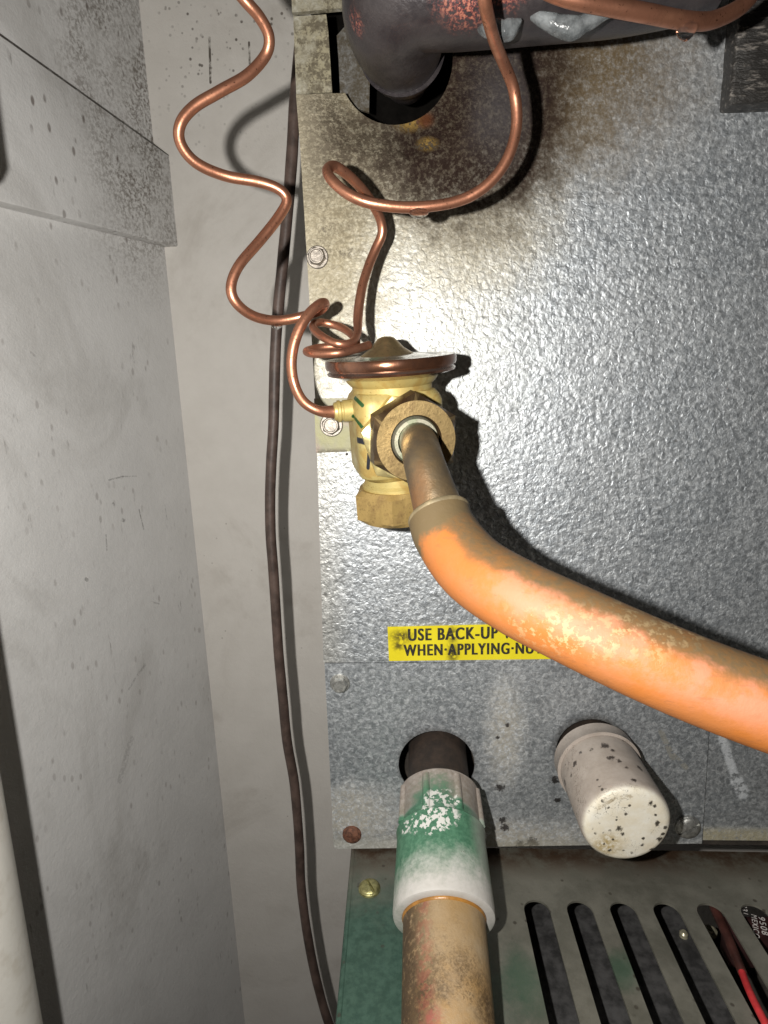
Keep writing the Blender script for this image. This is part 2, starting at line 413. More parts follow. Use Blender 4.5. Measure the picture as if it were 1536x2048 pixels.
M_wall = mat_wall(); M_big = mat_bigpipe()
M_pvc = mat_pvc('white_pvc', (0.62, 0.6, 0.55))
M_cop = copper('copper_tube')
M_up, M_low, M_rt, M_strip, M_inner = [galv('galvanised_' + k, k) for k in ('upper', 'lower', 'right', 'strip', 'inner')]
M_dark = plain('dark_liner', (0.035, 0.028, 0.022), 0.9, 0, 0.4)
M_void = plain('notch_shade_black', (0.004, 0.0035, 0.003), 0.95, 0, 0.4); M_void.node_tree.nodes['Principled BSDF'].inputs['Specular IOR Level'].default_value = 0.05
M_steel = plain('screw_steel', (0.30, 0.27, 0.235), 0.5, 0.8, 0.3, 500)
M_zinc = plain('dull_zinc_screw', (0.42, 0.42, 0.40), 0.45, 0.8, 0.3, 500)
M_rust = plain('rusty_screw', (0.13, 0.055, 0.032), 0.75, 0.1, 0.5, 600, 0.001)
M_goldscrew = plain('brass_screw', (0.33, 0.31, 0.14), 0.4, 0.7, 0.4, 400)
m = Mat('clear_water'); M_water = m.out((1, 1, 1), 0.02, 0, trans=1.0, ior=1.33)

# ------------------------------------------------------------------ wall behind
WY = 0.20
wall = obj('wall', box((-1.2, WY, -0.9), (1.2, WY + 0.05, 0.9)), M_wall, None, 0)
wall['kind'] = 'structure'

# ------------------------------------------------------------------ side wall, coming forward at a slant on the left
CT, CB = P(262, -150, -WY), P(512, 2260, -WY)          # the inside corner with the back wall
TW = Vector((-0.32, -0.95, 0)).normalized()              # along the side wall, towards the viewer
NW = TW.cross(CT - CB).normalized()
if NW.x < 0: NW = -NW
bm = bmesh.new()
fv = [bm.verts.new(p) for p in (CT, CT + TW * 1.2, CB + TW * 1.2, CB)]
bk = [bm.verts.new(v.co - NW * 0.04) for v in fv]
bm.faces.new(fv); bm.faces.new(bk[::-1])
for k in range(4): bm.faces.new((fv[k], bk[k], bk[(k + 1) % 4], fv[(k + 1) % 4]))
side = obj('side_wall', bm, M_big, None, 0); side['kind'] = 'structure'
def PW(px, py, off=0.0):
    """point on the side wall (moved off metres proud of it) seen at a pixel"""
    v = ray(px, py); o = CB + NW * off
    return CAM + v * ((o - CAM).dot(NW) / v.dot(NW))
def tangent_x(px, py, R, yb):
    """x of the axis of a vertical cylinder whose right-hand outline passes through the pixel"""
    v = ray(px, py); vx, vy = v.x, v.y; L = math.hypot(vx, vy)
    t = (yb - CAM.y) / vy
    return CAM.x + vx * t - R * L / vy
PB = 0.0105
side.data.materials[0] = mat_bigpipe('side_wall_paint', None, [(PW(a, b), PW(e, f), w, k) for a, b, e, f, w, k in (
    (278, 1019, 288, 1060, .0006, .9), (218, 960, 246, 953, .0006, .7), (246, 953, 274, 952, .0005, .5), (212, 1070, 214, 1100, .0006, .6),
    (290, 1330, 276, 1350, .0012, .5), (270, 1358, 258, 1378, .001, .45), (262, 1480, 240, 1560, .003, .35), (330, 1010, 334, 1040, .0006, .4),
    (245, 1040, 248, 1041, .0014, .8), (226, 1007, 228, 1009, .001, .8), (172, 1158, 174, 1160, .0013, .8), (302, 1203, 318, 1208, .0006, .5), (62, 705, 70, 712, .0008, .4), (265, 710, 268, 725, .0008, .4))])
ta, tb = PW(0, 66, PB), PW(339, 309, PB)
la, lb_ = PW(0, 403, PB), PW(357, 493, PB)
ta2 = tb + (ta - tb) * 1.9; la2 = lb_ + (la - lb_) * 1.9
bm = bmesh.new()
fv = [bm.verts.new(p) for p in (ta2, tb, lb_, la2)]
bk = [bm.verts.new(v.co - NW * (PB - 0.0003)) for v in fv]
bm.faces.new(fv); bm.faces.new(bk[::-1])
for k in range(4): bm.faces.new((fv[k], bk[k], bk[(k + 1) % 4], fv[(k + 1) % 4]))
bmesh.ops.bevel(bm, geom=[e for e in bm.edges if all(v in fv for v in e.verts)], offset=0.0012, segments=2, affect='EDGES', profile=0.5)
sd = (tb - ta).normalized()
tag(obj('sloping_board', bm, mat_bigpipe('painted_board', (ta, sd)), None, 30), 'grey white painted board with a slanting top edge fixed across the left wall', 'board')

# ------------------------------------------------------------------ narrow white pipe, near, bottom left
d0 = 0.078
RN = 0.0165
YN = -d0
XN = tangent_x(44, 1800, RN, YN)
npipe = thing('white_pipe', 'slim white plastic pipe in the near bottom left corner, in front of the wide pipe', 'pipe', (XN, YN, -0.6))
obj('pipe_body', lathe([(0, RN), (1.0, RN)], Vector((XN, YN, -0.6)), (0, 0, 1), 48), M_pvc, npipe, 60)

v = ray(-52, 300); vx, vy = v.x, v.y
RQ = abs((XN - CAM.x) * vy - (YN - CAM.y) * vx) / math.hypot(vx, vy)
zq = P(-52, 300, d0).z
obj('unseen_coupling', lathe([(0, RN), (0, RQ - 0.004), (0.001, RQ - 0.0015), (0.004, RQ), (0.3, RQ)], Vector((XN, YN, zq)), (0, 0, 1), 48), M_pvc, npipe, 40)  # out-of-view coupling, its width set so its shadow falls at upper left
print('coupling radius', RQ)

# ------------------------------------------------------------------ brown cable along the wall
pts = [(604, 60), (592, 180), (585, 290), (577, 400), (566, 520), (556, 620), (550, 720), (547, 850), (541, 960), (541, 1060), (548, 1160), (556, 1290), (566, 1400), (574, 1480), (589, 1570), (598, 1680), (604, 1790), (624, 1920), (652, 2030), (680, 2100)]
M_cable = plain('brown_cable', (0.085, 0.058, 0.048), 0.5, 0, 0.4, 90)
tag(obj('cable', sweep([(P(x, y, -0.085), 0.0035) for x, y in pts], 14, 6, wob=0.06), M_cable, None, 60), 'thin dark brown cable hanging down the beige wall beside the metal cabinet', 'cable')

# ------------------------------------------------------------------ cabinet
cab_base = P(668, 1698); cab = thing('coil_cabinet', 'galvanised metal coil cabinet with screwed panels and round pipe holes', 'cabinet', (P(1000, 1698).x, 0.1, cab_base.z))
NRM = (0, -1, 0)
XR = 0.30
# upper panel with the big notch for the suction pipe
hc = P(790, 122); hr = 115 * px_mm(790, 122, 0)
xl = P(690, 186)
a0 = math.atan2(xl.z - hc.z, xl.x - hc.x)           # left end of the arc (below-left)
a0 = a0 + 2 * math.pi if a0 < 0 else a0
arc = circ(hc, hr, 40, a0, 2 * math.pi + math.radians(88))
top = P(800, -160).z
outer = [P(592, 189), P(600, 290), P(613, 500), P(630, 795), P(634, 905), P(647, 1325), Vector((XR, 0, P(1100, 1321).z)), Vector((XR, 0, top)), Vector((arc[-1].x, 0, top))] + arc[::-1]
obj('upper_panel', plate(outer, [], 0.0012, NRM), M_up, cab, 30)
# lower panel
h1 = P(873, 1530); r1 = 76 * px_mm(873, 1530, 0)
h2 = P(1181, 1500); r2 = 69 * px_mm(1181, 1500, 0)
y2 = Vector((0, 0.0016, 0)); yb = Vector((0, -0.0012, 0))
lo = [P(649, 1327), P(658, 1500), P(667, 1690), P(671, 1698), P(1404, 1687), P(1417, 1480), P(1424, 1322)]
obj('lower_panel', plate([p.copy() for p in lo], [circ(h1, r1), circ(h2, r2)], 0.0012, NRM), M_low, cab, 30)
ro = [P(1407, 1686) , Vector((XR, 0, P(1404, 1683).z)), Vector((XR, 0, P(1424, 1324).z)), P(1427, 1324), P(1420, 1480)]
obj('corner_panel', plate([p + Vector((0, 0.0022, 0)) for p in ro], [], 0.0012, NRM), M_rt, cab, 30)
# strips beside the pipe notch
st1 = [P(586, 31), P(592, 187), P(664, 183), P(660, 120), P(656, 60), P(652, 27)]
obj('trim_strip', plate([p + Vector((0, 0.0006, 0)) for p in st1], [], 0.0025, NRM), M_strip, cab, 30)
st2 = [P(578, -160), P(584, 25), P(695, 15), P(700, -160)]
obj('trim_strip', plate([p + Vector((0, 0.0000, 0)) for p in st2], [], 0.0025, NRM), M_strip, cab, 30)
st3 = [P(668, 45), P(672, 100), P(676, 186), P(735, 205), P(740, 10), P(690, 20)]
obj('inner_flange', plate([p + Vector((0, 0.010, 0)) for p in st3], [], 0.0015, NRM), M_inner, cab, 30)
# shell behind the panels
bm = bmesh.new()
sx = P(672, 1000).x; sz0 = P(800, 1690).z
box((P(605, 500).x + 0.012, 0.004, sz0), (XR, 0.006, sz0 + 0.002), bm)
box((sx - 0.001, 0.0045, sz0 + 0.003), (sx + 0.001, 0.17, P(640, 700).z), bm)
box((sx + 0.002, 0.165, sz0), (XR, 0.17, top), bm)
obj('shell', bm, M_dark, cab, 0)
obj('notch_blackout', box((P(600, 100).x + 0.004, 0.040, P(700, 420).z), (P(1250, 100).x, 0.044, top), None), M_void, cab, 0)  # near-black sheets added so the pipe notch reads as deep shade
obj('notch_blackout', box((P(600, 100).x + 0.0035, 0.013, P(700, 420).z), (P(600, 100).x + 0.006, 0.040, top), None), M_void, cab, 0)
# foam behind the lower holes
obj('hole_liner', box((P(690, 1500).x, 0.03, sz0 + 0.003), (P(1400, 1500).x, 0.034, P(900, 1340).z)), M_dark, cab, 0)
# zinc bracket plate
m = Mat('yellow_zinc')
zn = m.noise(40, 4, 0.6, 1.0)
c = m.mix(m.map(zn, 0.35, 0.65), (0.26, 0.25, 0.13), (0.22, 0.21, 0.185))
c = m.mix(m.map(m.noise(80, 3), 0.5, 0.7), c, (0.26, 0.20, 0.17))
low = m.map(m.xyz()[2], P(660, 893).z, P(660, 903).z)
c = m.mix(m.M('MULTIPLY', low, m.map(m.noise(500, 4), 0.35, 0.5)), c, (0.1, 0.085, 0.05))
M_yz = m.out(c, 0.55, 0.2, m.noise(300, 3), 0.0004, 0.4)
br = [P(629, 797), P(633, 905), P(780, 899), P(780, 794)]
obj('bracket_plate', plate([p + Vector((0, -0.0016, 0)) for p in br], [], 0.0014, NRM), M_yz, cab, 30)
# screws
def hexscrew(px, py, d, r_px, mat, ph):
    o = P(px, py, d); k = px_mm(px, py, d) * r_px
    ax = Vector((0, -1, 0))
    bm = lathe([(0, k), (0.0006, k), (0.0010, k * 0.92), (0.0010, 0)], o, ax, 32)
    a = k * 0.70
    c = a * 1.155
    lathe([(0.0009, a * 1.0), (0.0011, c), (0.0034, c), (0.0043, a * 0.9), (0.0043, a * 0.80), (0.0037, a * 0.72), (0.0037, 0)], o, ax, 48, bm, hexfun(a), phase=ph)
    return obj('hex_screw', bm, mat, cab, 25)
hexscrew(635, 515, 0, 22, M_steel, 0.3)
hexscrew(663, 850, 0.0017, 23, M_steel, 0.1)
hexscrew(680, 1366, 0, 20, M_zinc, 0.5)
def slotscrew(o, ax, k, mat, parent, slotdir, name='slotted_screw', up=(0, 0, 1)):
    """round-headed screw with a cut slot: two half domes over a lower disc"""
    ax = Vector(ax); sd = Vector(slotdir); sd = (sd - ax * sd.dot(ax)).normalized(); pd = ax.cross(sd)
    bm = lathe([(0, 0), (0, k), (k * 0.18, k * 0.98), (k * 0.24, k * 0.9), (k * 0.24, 0)], o, ax, 32)
    for sg in (-1, 1):
        prof = []
        nn = 10; g = k * 0.13
        rings = []
        for j in range(6):
            t = j / 5; rad = k * 0.93 * math.cos(t * 1.35); hgt = k * (0.22 + 0.33 * math.sin(t * 1.35) / math.sin(1.35))
            rad = max(rad, g * 1.6)
            a_ = math.acos(min(1, g / rad)); ring = []
            for i in range(nn + 1):
                an = -a_ + 2 * a_ * i / nn
                ring.append(bm.verts.new(o + ax * hgt + pd * (sg * rad * math.cos(an)) + sd * (rad * math.sin(an))))
            rings.append(ring)
        for A, B in zip(rings[:-1], rings[1:]):
            for i in range(nn): bm.faces.new((A[i], A[i + 1], B[i + 1], B[i]))
            bm.faces.new((A[0], B[0], B[-1], A[-1]))
        bm.faces.new(rings[-1])
    return obj(name, bm, mat, parent, 30)
slotscrew(P(704, 1668, 0), NRM, 19 * px_mm(704, 1668, 0), M_rust, cab, (1, 0, -0.15))
slotscrew(P(1374, 1652, 0), NRM, 26 * px_mm(1374, 1652, 0), M_zinc, cab, (1, 0, 0.6))
# warning label
m = Mat('yellow_sticker')
nn = m.noise(220, 5, 0.7)
c = m.mix(m.map(m.noise(50), 0.3, 0.7), (0.66, 0.55, 0.012), (0.72, 0.62, 0.02))
smudge = either(m, m.blob(P(803, 1272), 0.006, 0.9, (0.6, 1, 1), nn, 0.7), m.blob(P(797, 1290), 0.005, 0.9, warp=nn, amp=.7), m.blob(P(905, 1270), 0.005, 0.9, (1.2, 1, 0.6), nn, 0.7), m.blob(P(905, 1305), 0.006, 0.9, (1.2, 1, 0.6), nn, 0.7))
c = m.mix(m.M('MULTIPLY', smudge, m.map(nn, 0.38, 0.52)), c, (0.07, 0.055, 0.01))
cr = either(m, m.seg(P(893, 1250), P(905, 1275), 0.0004), m.seg(P(905, 1275), P(915, 1283), 0.0005), m.seg(P(800, 1320), P(818, 1305), 0.0005), m.seg(P(890, 1262), P(870, 1290), 0.0003))
c = m.mix(m.M('MULTIPLY', cr, 0.7), c, (0.05, 0.04, 0.01))
M_yel = m.out(c, 0.45, 0, m.noise(200), 0.0004, 0.3)
lb = [P(775, 1253), P(778, 1321), P(1196, 1316), P(1194, 1243)]
lab = obj('warning_label', plate([p + Vector((0, -0.0006, 0)) for p in lb], [], 0.0004, NRM), M_yel, cab, 0)
m = Mat('black_ink'); M_ink = m.out(m.mix(m.map(m.noise(900, 4, 0.7), 0.54, 0.66), (0.016, 0.014, 0.010), (0.13, 0.11, 0.015)), 0.6)
def lettering(txt, mat, parent, p_left, p_right, p_top, nrm, depth=0.0001, bold=0.042):
    """raised flat print from p_left (foot of the first letter) towards p_right, as tall as p_top - p_left"""
    cu = bpy.data.curves.new('lettering', 'FONT'); cu.body = txt; cu.size = 1; cu.offset = 0.012; cu.space_character = 1.2
    to = bpy.data.objects.new('tmp', cu); COL.objects.link(to)
    bpy.context.view_layer.update()
    m0 = bpy.data.meshes.new_from_object(to.evaluated_get(bpy.context.evaluated_depsgraph_get()))
    bpy.data.objects.remove(to)
    b3 = bmesh.new()
    for k in ((-1, 0, 1) if bold > 0.02 else (0,)):          # bold weight: strokes thickened sideways
        nv0 = len(b3.verts); b3.from_mesh(m0); b3.verts.ensure_lookup_table()
        for v in list(b3.verts)[nv0:]: v.co.x += k * bold; v.co.z += k * 0.0001
    me = bpy.data.meshes.new('lettering'); b3.to_mesh(me); b3.free()
    xs = [v.co.x for v in me.vertices]; ys = [v.co.y for v in me.vertices]
    x0, x1, y0, y1 = min(xs), max(xs), min(ys), max(ys)
    X = (p_right - p_left); Y = (p_top - p_left); nv = Vector(nrm)
    org = wloc(parent)
    for v in me.vertices:
        u = (v.co.x - x0) / (x1 - x0); w = (v.co.y - y0) / (y1 - y0)
        v.co = p_left + X * u + Y * w + nv * (depth + v.co.z * 0.2) - org
    me.materials.append(mat)
    o = bpy.data.objects.new('lettering', me); COL.objects.link(o); o.parent = parent
    return o
dl = 0.0008
lettering('USE BACK-UP', M_ink, lab, P(816, 1282, dl), P(996, 1277, dl), P(815.5, 1257.5, dl), NRM)
lettering('WRENCH', M_ink, lab, P(1006, 1277, dl), P(1118, 1274, dl), P(1005.5, 1252.5, dl), NRM)
lettering('WHEN\u00b7APPLYING\u00b7NUT', M_ink, lab, P(807, 1312, dl), P(1085, 1307, dl), P(806.5, 1289, dl), NRM)

# ------------------------------------------------------------------ furnace below: flat top with slots
ZF = P(704, 1702, 0).z
def F(px, py, dz=0.0): return PZ(px, py, ZF + dz)
fur = thing('furnace_cabinet', 'dull olive metal furnace top with a row of long rounded slots', 'cabinet', (P(1000, 1700).x, -0.1, ZF - 0.1))
m = Mat('furnace_top')
rg = m.noise(60, 6, 0.7); rg2 = m.noise(260, 5, 0.7)
c = m.mix(m.map(rg, 0.3, 0.7), (0.125, 0.121, 0.098), (0.185, 0.178, 0.148))
rust = m.map(m.xyz()[1], -0.022, 0.0); rust = m.M('MULTIPLY', rust, m.map(rg, 0.3, 0.6))
c = m.mix(rust, c, (0.05, 0.028, 0.015))
grn = m.blob(F(700, 2010), 0.085, 0.55, (1.0, 1, 1), rg, 0.25)
c = m.mix(m.M('MULTIPLY', grn, 0.9), c, m.mix(m.map(rg2, 0.35, 0.65), (0.022, 0.070, 0.050), (0.05, 0.115, 0.085)))
g2 = either(m, m.blob(F(1050, 1960), 0.022, 0.9, (1.4, 1, 1), rg, 0.5), m.blob(F(1245, 1940), 0.014, 0.9, warp=rg, amp=.5))
c = m.mix(m.M('MULTIPLY', g2, 0.7), c, (0.045, 0.105, 0.065))
spk = m.M('MULTIPLY', m.map(m.vor(160), 0.10, 0.2, 1, 0), m.map(m.noise(40), 0.45, 0.6))
c = m.mix(m.M('MULTIPLY', spk, 0.8), c, (0.05, 0.04, 0.03))
M_fur = m.out(c, m.map(rg, 0.3, 0.7, 0.42, 0.65), 0.35, m.M('ADD', rg2, rg), 0.0005, 0.4)
YF1 = -0.19
outl = [F(704, 1702), F(1600, 1690)]
outl[1] = Vector((XR, 0.004, ZF)); outl[0] = Vector((F(704, 1702).x, 0.004, ZF))
lf = F(687, 2048)
outl += [Vector((XR, YF1, ZF)), Vector((lf.x - 0.0005, YF1, ZF))]
slots = []
s_top = [(1071, 1808), (1154, 1805), (1237, 1803), (1321, 1802), (1405, 1800), (1490, 1797), (1576, 1795), (1662, 1794)]
xs0 = []
for i, (x, y) in enumerate(s_top):
    p = F(x, y)
    xs0.append(p.x)
pitch = (xs0[5] - xs0[0]) / 5; x_first = xs0[0]
sw = pitch * 0.60 / 2
ys = F(1237, 1803).y
for i in range(9):
    cxs = x_first + pitch * i
    if cxs + sw > XR: break
    top_c = ys - sw; bot_c = YF1 + 0.02
    lp = [Vector((cxs + sw * math.cos(a), top_c + sw * math.sin(a), ZF)) for a in [math.pi * k / 12 for k in range(13)]]
    lp += [Vector((cxs - sw * math.cos(a), bot_c - sw * math.sin(a), ZF)) for a in [math.pi * k / 12 for k in range(13)]]
    slots.append(lp)
obj('top_plate', plate(outl, slots, 0.0012, (0, 0, 1)), M_fur, fur, 30)
obj('edge_lip', sweep([(Vector((lf.x + 0.0006, YF1, ZF - 0.0012)), 0.0016), (Vector((outl[0].x + 0.0008, 0.003, ZF - 0.0012)), 0.0016)], 12, 1), M_fur, fur, 60)
obj('side_panel', box((lf.x, YF1, ZF - 0.1), (lf.x + 0.0012, 0.0, ZF - 0.003)), M_fur, fur, 0)
M_under = plain('inner_shelf_paint', (0.045, 0.044, 0.044), 0.7, 0.1, 0.55, 160)
GZ = 0.032
obj('inner_shelf', box((lf.x + 0.003, YF1, ZF - GZ - 0.001), (x_first + pitch * 4.42, 0.0, ZF - GZ)), M_under, fur, 0)
obj('inner_floor', box((x_first + pitch * 4.5, YF1, ZF - 0.05), (XR, 0.0, ZF - 0.048)), M_dark, fur, 0)
slotscrew(F(739, 1778), (0, 0, 1), 24 * px_mm(739, 1778, 0.05), M_goldscrew, fur, (0.6, -1, 0))

# ------------------------------------------------------------------ expansion valve
VR = Matrix.Rotation(math.radians(13), 3, 'Z') @ Matrix.Rotation(math.radians(-3.5), 3, 'Y') @ Matrix.Rotation(math.radians(5), 3, 'X')
V0 = P(790, 872, 0.042)
def V(x, y, z): return V0 + VR @ Vector((x, y, z))   # valve axes: x right, -y to the viewer, z up (metres)
VZ = VR @ Vector((0, 0, 1)); VF = VR @ Vector((0, -1, 0)); VX = VR @ Vector((1, 0, 0))
s4 = px_mm(790, 872, 0.042)
valve = thing('expansion_valve', 'brass thermostatic expansion valve with a flat round copper head', 'valve', V(0, 0, -170 * s4))
# body: rounded-square block, chamfered ends, waisted neck and foot
m = Mat('valve_brass')
n = m.noise(90, 5, 0.6); f = m.noise(800, 3)
c = m.mix(m.map(n, 0.35, 0.7), (0.46, 0.38, 0.15), (0.40, 0.30, 0.10))
c = m.mix(m.map(f, 0.6, 0.75), c, (0.22, 0.14, 0.04))
c = m.mix(m.M('MULTIPLY', m.map(m.noise(45, 3, 0.6, 1.5), 0.5, 0.62), 0.6), c, (0.33, 0.20, 0.05))
M_body = None
def rsq(hw, rc):
    def g(an, r):
        k = r   # r scales the half-width
        cx, sy = abs(math.cos(an)), abs(math.sin(an)); R_ = min(rc, k)
        # support of a rounded square along an angle
        lo, hi = 0.0, k * 1.5
        for _ in range(28):
            t = (lo + hi) / 2; x, y = t * cx, t * sy
            qx, qy = max(x - (k - R_), 0), max(y - (k - R_), 0)
            if math.hypot(qx, qy) <= R_: lo = t
            else: hi = t
        return lo
    return g
B = 84 * s4      # half-width of the block
zt, zb_ = 92 * s4, -76 * s4
prof = [(zb_, 0), (zb_, B * 0.80), (zb_ + 0.0022, B * 0.965), (zb_ + 0.004, B), (zt - 0.004, B), (zt - 0.0015, B * 0.95), (zt, B * 0.88), (zt, 0)]
bmb = lathe(prof, V0, VZ, 96, None, rsq(B, 0.007), up=VF)
def strokes(bm, mm, c, data):
    tree = BVHTree.FromBMesh(bm)
    for (x0, y0, x1, y1, w, col) in data:
        pts = [tree.ray_cast(CAM, ray(x0 + (x1 - x0) * t, y0 + (y1 - y0) * t).normalized())[0] for t in (0, 0.33, 0.67, 1)]
        pts = [p for p in pts if p is not None]
        if len(pts) < 2: print('stroke missed', x0, y0); continue
        c = mm.mix(either(mm, *[mm.seg(a, b, w) for a, b in zip(pts[:-1], pts[1:])]), c, col)
    return c
GR = (0.02, 0.075, 0.02); BK = (0.02, 0.022, 0.03)
c = strokes(bmb, m, c, [(709, 795, 725, 811, 0.0008, GR), (706, 831, 726, 857, 0.0009, GR), (715, 880, 737, 886, 0.0013, BK), (738, 908, 736, 936, 0.0008, BK)])
M_body = m.out(c, m.map(n, 0.3, 0.7, 0.38, 0.55), 0.35, n, 0.0004, 0.35)
obj('body', bmb, M_body, valve, 30)
# neck above and foot below
obj('neck', lathe([(zt - 0.001, 0), (zt - 0.001, B * 0.93), (zt + 0.002, B * 0.93), (zt + 0.0035, B * 1.02), (zt + 0.0065, B * 1.12), (zt + 0.0065, 0)], V0, VZ, 64, up=VF), M_body, valve, 40)
obj('foot', lathe([(zb_ + 0.001, 0), (zb_ + 0.001, B * 0.80), (zb_ - 0.003, B * 0.80), (zb_ - 0.0042, B * 0.86), (zb_ - 0.0056, B * 0.86), (zb_ - 0.0066, B * 0.78), (zb_ - 0.0080, B * 0.80), (zb_ - 0.0080, 0)], V0, VZ, 64, up=VF), M_body, valve, 40)
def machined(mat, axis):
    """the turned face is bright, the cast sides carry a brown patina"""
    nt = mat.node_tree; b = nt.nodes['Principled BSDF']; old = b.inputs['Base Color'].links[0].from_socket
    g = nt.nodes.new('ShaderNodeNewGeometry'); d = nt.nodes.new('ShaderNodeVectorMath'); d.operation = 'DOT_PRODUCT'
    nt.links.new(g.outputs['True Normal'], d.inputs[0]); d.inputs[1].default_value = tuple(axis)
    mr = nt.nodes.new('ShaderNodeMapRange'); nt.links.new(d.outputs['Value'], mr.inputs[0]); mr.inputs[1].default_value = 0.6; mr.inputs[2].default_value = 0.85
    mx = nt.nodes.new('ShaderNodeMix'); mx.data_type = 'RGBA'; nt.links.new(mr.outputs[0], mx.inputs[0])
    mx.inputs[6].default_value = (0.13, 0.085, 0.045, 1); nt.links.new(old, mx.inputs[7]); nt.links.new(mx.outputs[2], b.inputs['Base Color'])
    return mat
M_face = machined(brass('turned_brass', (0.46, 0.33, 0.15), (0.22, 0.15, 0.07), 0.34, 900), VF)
M_nut = brass('cast_brass', (0.40, 0.275, 0.10), (0.24, 0.155, 0.06), 0.42, 900); M_nut.node_tree.nodes['Principled BSDF'].inputs['Metallic'].default_value = 0.5
obj('bottom_nut', hexnut(V(-0.0008, 0, 0.0012) + VZ * (zb_ - 0.0066 - 0.0145), VZ, B * 0.92, 0.0145, 0, math.radians(-18), None, VF), M_nut, valve, 20)
# head: two crimped copper-coloured discs
HD = 126 * s4; hz = zt + 0.006
m = Mat('copper_head')
n = m.noise(140, 5); up_ = m.xyz(m.g.outputs['Normal'])[2]
c = m.mix(m.map(n, 0.3, 0.7), (0.26, 0.115, 0.062), (0.13, 0.062, 0.04))
silver = m.map(up_, 0.55, 0.9)
c2 = m.mix(m.map(m.noise(60, 5), 0.35, 0.65), (0.42, 0.40, 0.38), (0.26, 0.24, 0.22))
gb = either(m, m.blob(V(-0.009, -0.011, hz + 0.006), 0.0055, 0.5, (0.8, 1, 1), n, .4), m.blob(V(-0.019, -0.006, hz + 0.006), 0.005, 0.8, warp=n, amp=.5))
c2 = m.mix(m.M('MULTIPLY', gb, 0.85), c2, (0.16, 0.40, 0.29))
c = m.mix(silver, c, c2)
M_head = m.out(c, m.map(n, 0.3, 0.7, 0.16, 0.3), 0.85, n, 0.0003, 0.3, coat=0.6)
obj('head', lathe([(hz - 0.0005, 0), (hz - 0.0005, B * 1.12), (hz + 0.0003, HD * 0.86), (hz + 0.0012, HD * 0.97), (hz + 0.0020, HD * 0.985), (hz + 0.0028, HD * 0.95), (hz + 0.0033, HD * 0.95), (hz + 0.0036, HD * 0.99), (hz + 0.0045, HD), (hz + 0.0066, HD), (hz + 0.0074, HD * 0.985), (hz + 0.0074, HD * 0.8), (hz + 0.0068, HD * 0.72), (hz + 0.0078, HD * 0.5), (hz + 0.0080, HD * 0.36), (hz + 0.0080, 0)], V0, VZ, 96, up=VF), M_head, valve, 30)
M_solder = brass('head_dome', (0.36, 0.27, 0.14), (0.19, 0.14, 0.08), 0.3, 500)
obj('head_dome', lathe([(hz + 0.0072, HD * 0.46), (hz + 0.0086, HD * 0.38), (hz + 0.0105, HD * 0.27), (hz + 0.0128, HD * 0.19), (hz + 0.0146, HD * 0.13), (hz + 0.0153, HD * 0.06), (hz + 0.0154, 0)], V(-0.0005, 0.004, 0), VZ, 48, up=VF), M_solder, valve, 60)
# side stub for the equaliser tube
stub_o = V(-B * 0.97, -0.002, 60 * s4)
obj('side_stub', lathe([(0, 0), (0, 0.0045), (0.004, 0.0045), (0.0044, 0.0040), (0.0050, 0.0040), (0.0054, 0.0045), (0.0064, 0.0045), (0.0067, 0.0039), (0.0078, 0.0037), (0.0081, 0.003), (0.0081, 0)], stub_o, -VX, 32), M_body, valve, 40)
# front boss and union nut
M_seat = brass('bright_brass', (0.78, 0.66, 0.32), (0.62, 0.5, 0.2), 0.3)
fz = 0.0040
obj('front_boss', hexnut(V(0, -B * 0.95, 0.002), VF, 0.0157, 0.006, 0, math.radians(15), None, VZ), M_seat, valve, 20)
NUTA = 0.0154
nut0 = V(0.0006, -B * 0.95 - 0.006, fz)
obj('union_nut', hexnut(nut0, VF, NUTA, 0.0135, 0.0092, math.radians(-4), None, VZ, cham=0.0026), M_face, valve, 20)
M_ring = brass('pale_ring', (0.44, 0.42, 0.33), (0.22, 0.26, 0.16), 0.45)
obj('ferrule', lathe([(0.0050, 0.0093), (0.0125, 0.0089), (0.0136, 0.0083), (0.0136, 0.0070), (0.0050, 0.0070)], nut0, VF, 48, closed=True), M_ring, valve, 40)

# ------------------------------------------------------------------ copper pipe leaving the valve
pc = nut0 + VF * 0.011
print('nut face px check', pc)
pipe = thing('copper_pipe', 'thick orange copper pipe sweeping right from the brass nut, tarnished brown on top', 'pipe', P(900, 1040, 0.1))
m = Mat('tarnished_tube')
n = m.noise(110, 6, 0.68); f = m.noise(700, 4)
c = m.mix(m.map(n, 0.3, 0.7), (0.175, 0.125, 0.068), (0.10, 0.078, 0.052))
pat = either(m, m.blob(P(842, 1010, 0.10), 0.010, 0.8, (1.5, 1, 0.6), n, 0.5), m.blob(P(850, 920, 0.09), 0.006, 0.9, warp=n, amp=.6))
c = m.mix(m.M('MULTIPLY', pat, 0.75), c, (0.28, 0.125, 0.05))
vg = m.M('MULTIPLY', m.blob(pc, 0.0115, 0.45, warp=n, amp=.25), m.map(f, 0.3, 0.55))
c = m.mix(vg, c, (0.13, 0.16, 0.09))
M_tar = m.out(c, m.map(n, 0.3, 0.7, 0.36, 0.55), 0.6, m.M('ADD', n, m.M('MULTIPLY', f, 0.4)), 0.0006, 0.5)
path1 = [(pc - VF * 0.004, 0.0066), (pc + VF * 0.006, 0.0068), (P(848, 925, 0.093), 0.0071), (P(866, 985, 0.099), 0.0078), (P(881, 1032, 0.1020), 0.0088)]
obj('narrow_tube', sweep(path1, 40, 8, up=(0.35, 0.2, 1)), M_tar, pipe, 60)
m = Mat('orange_copper')
u, v_, _ = m.uv()
n = m.noise(75, 6, 0.68); f = m.noise(420, 5, 0.7); big = m.noise(28, 3)
ang = m.M('ABSOLUTE', m.M('SUBTRACT', m.M('FRACT', m.M('ADD', u, 0.5)), 0.5))          # 0 on top, 0.5 underneath
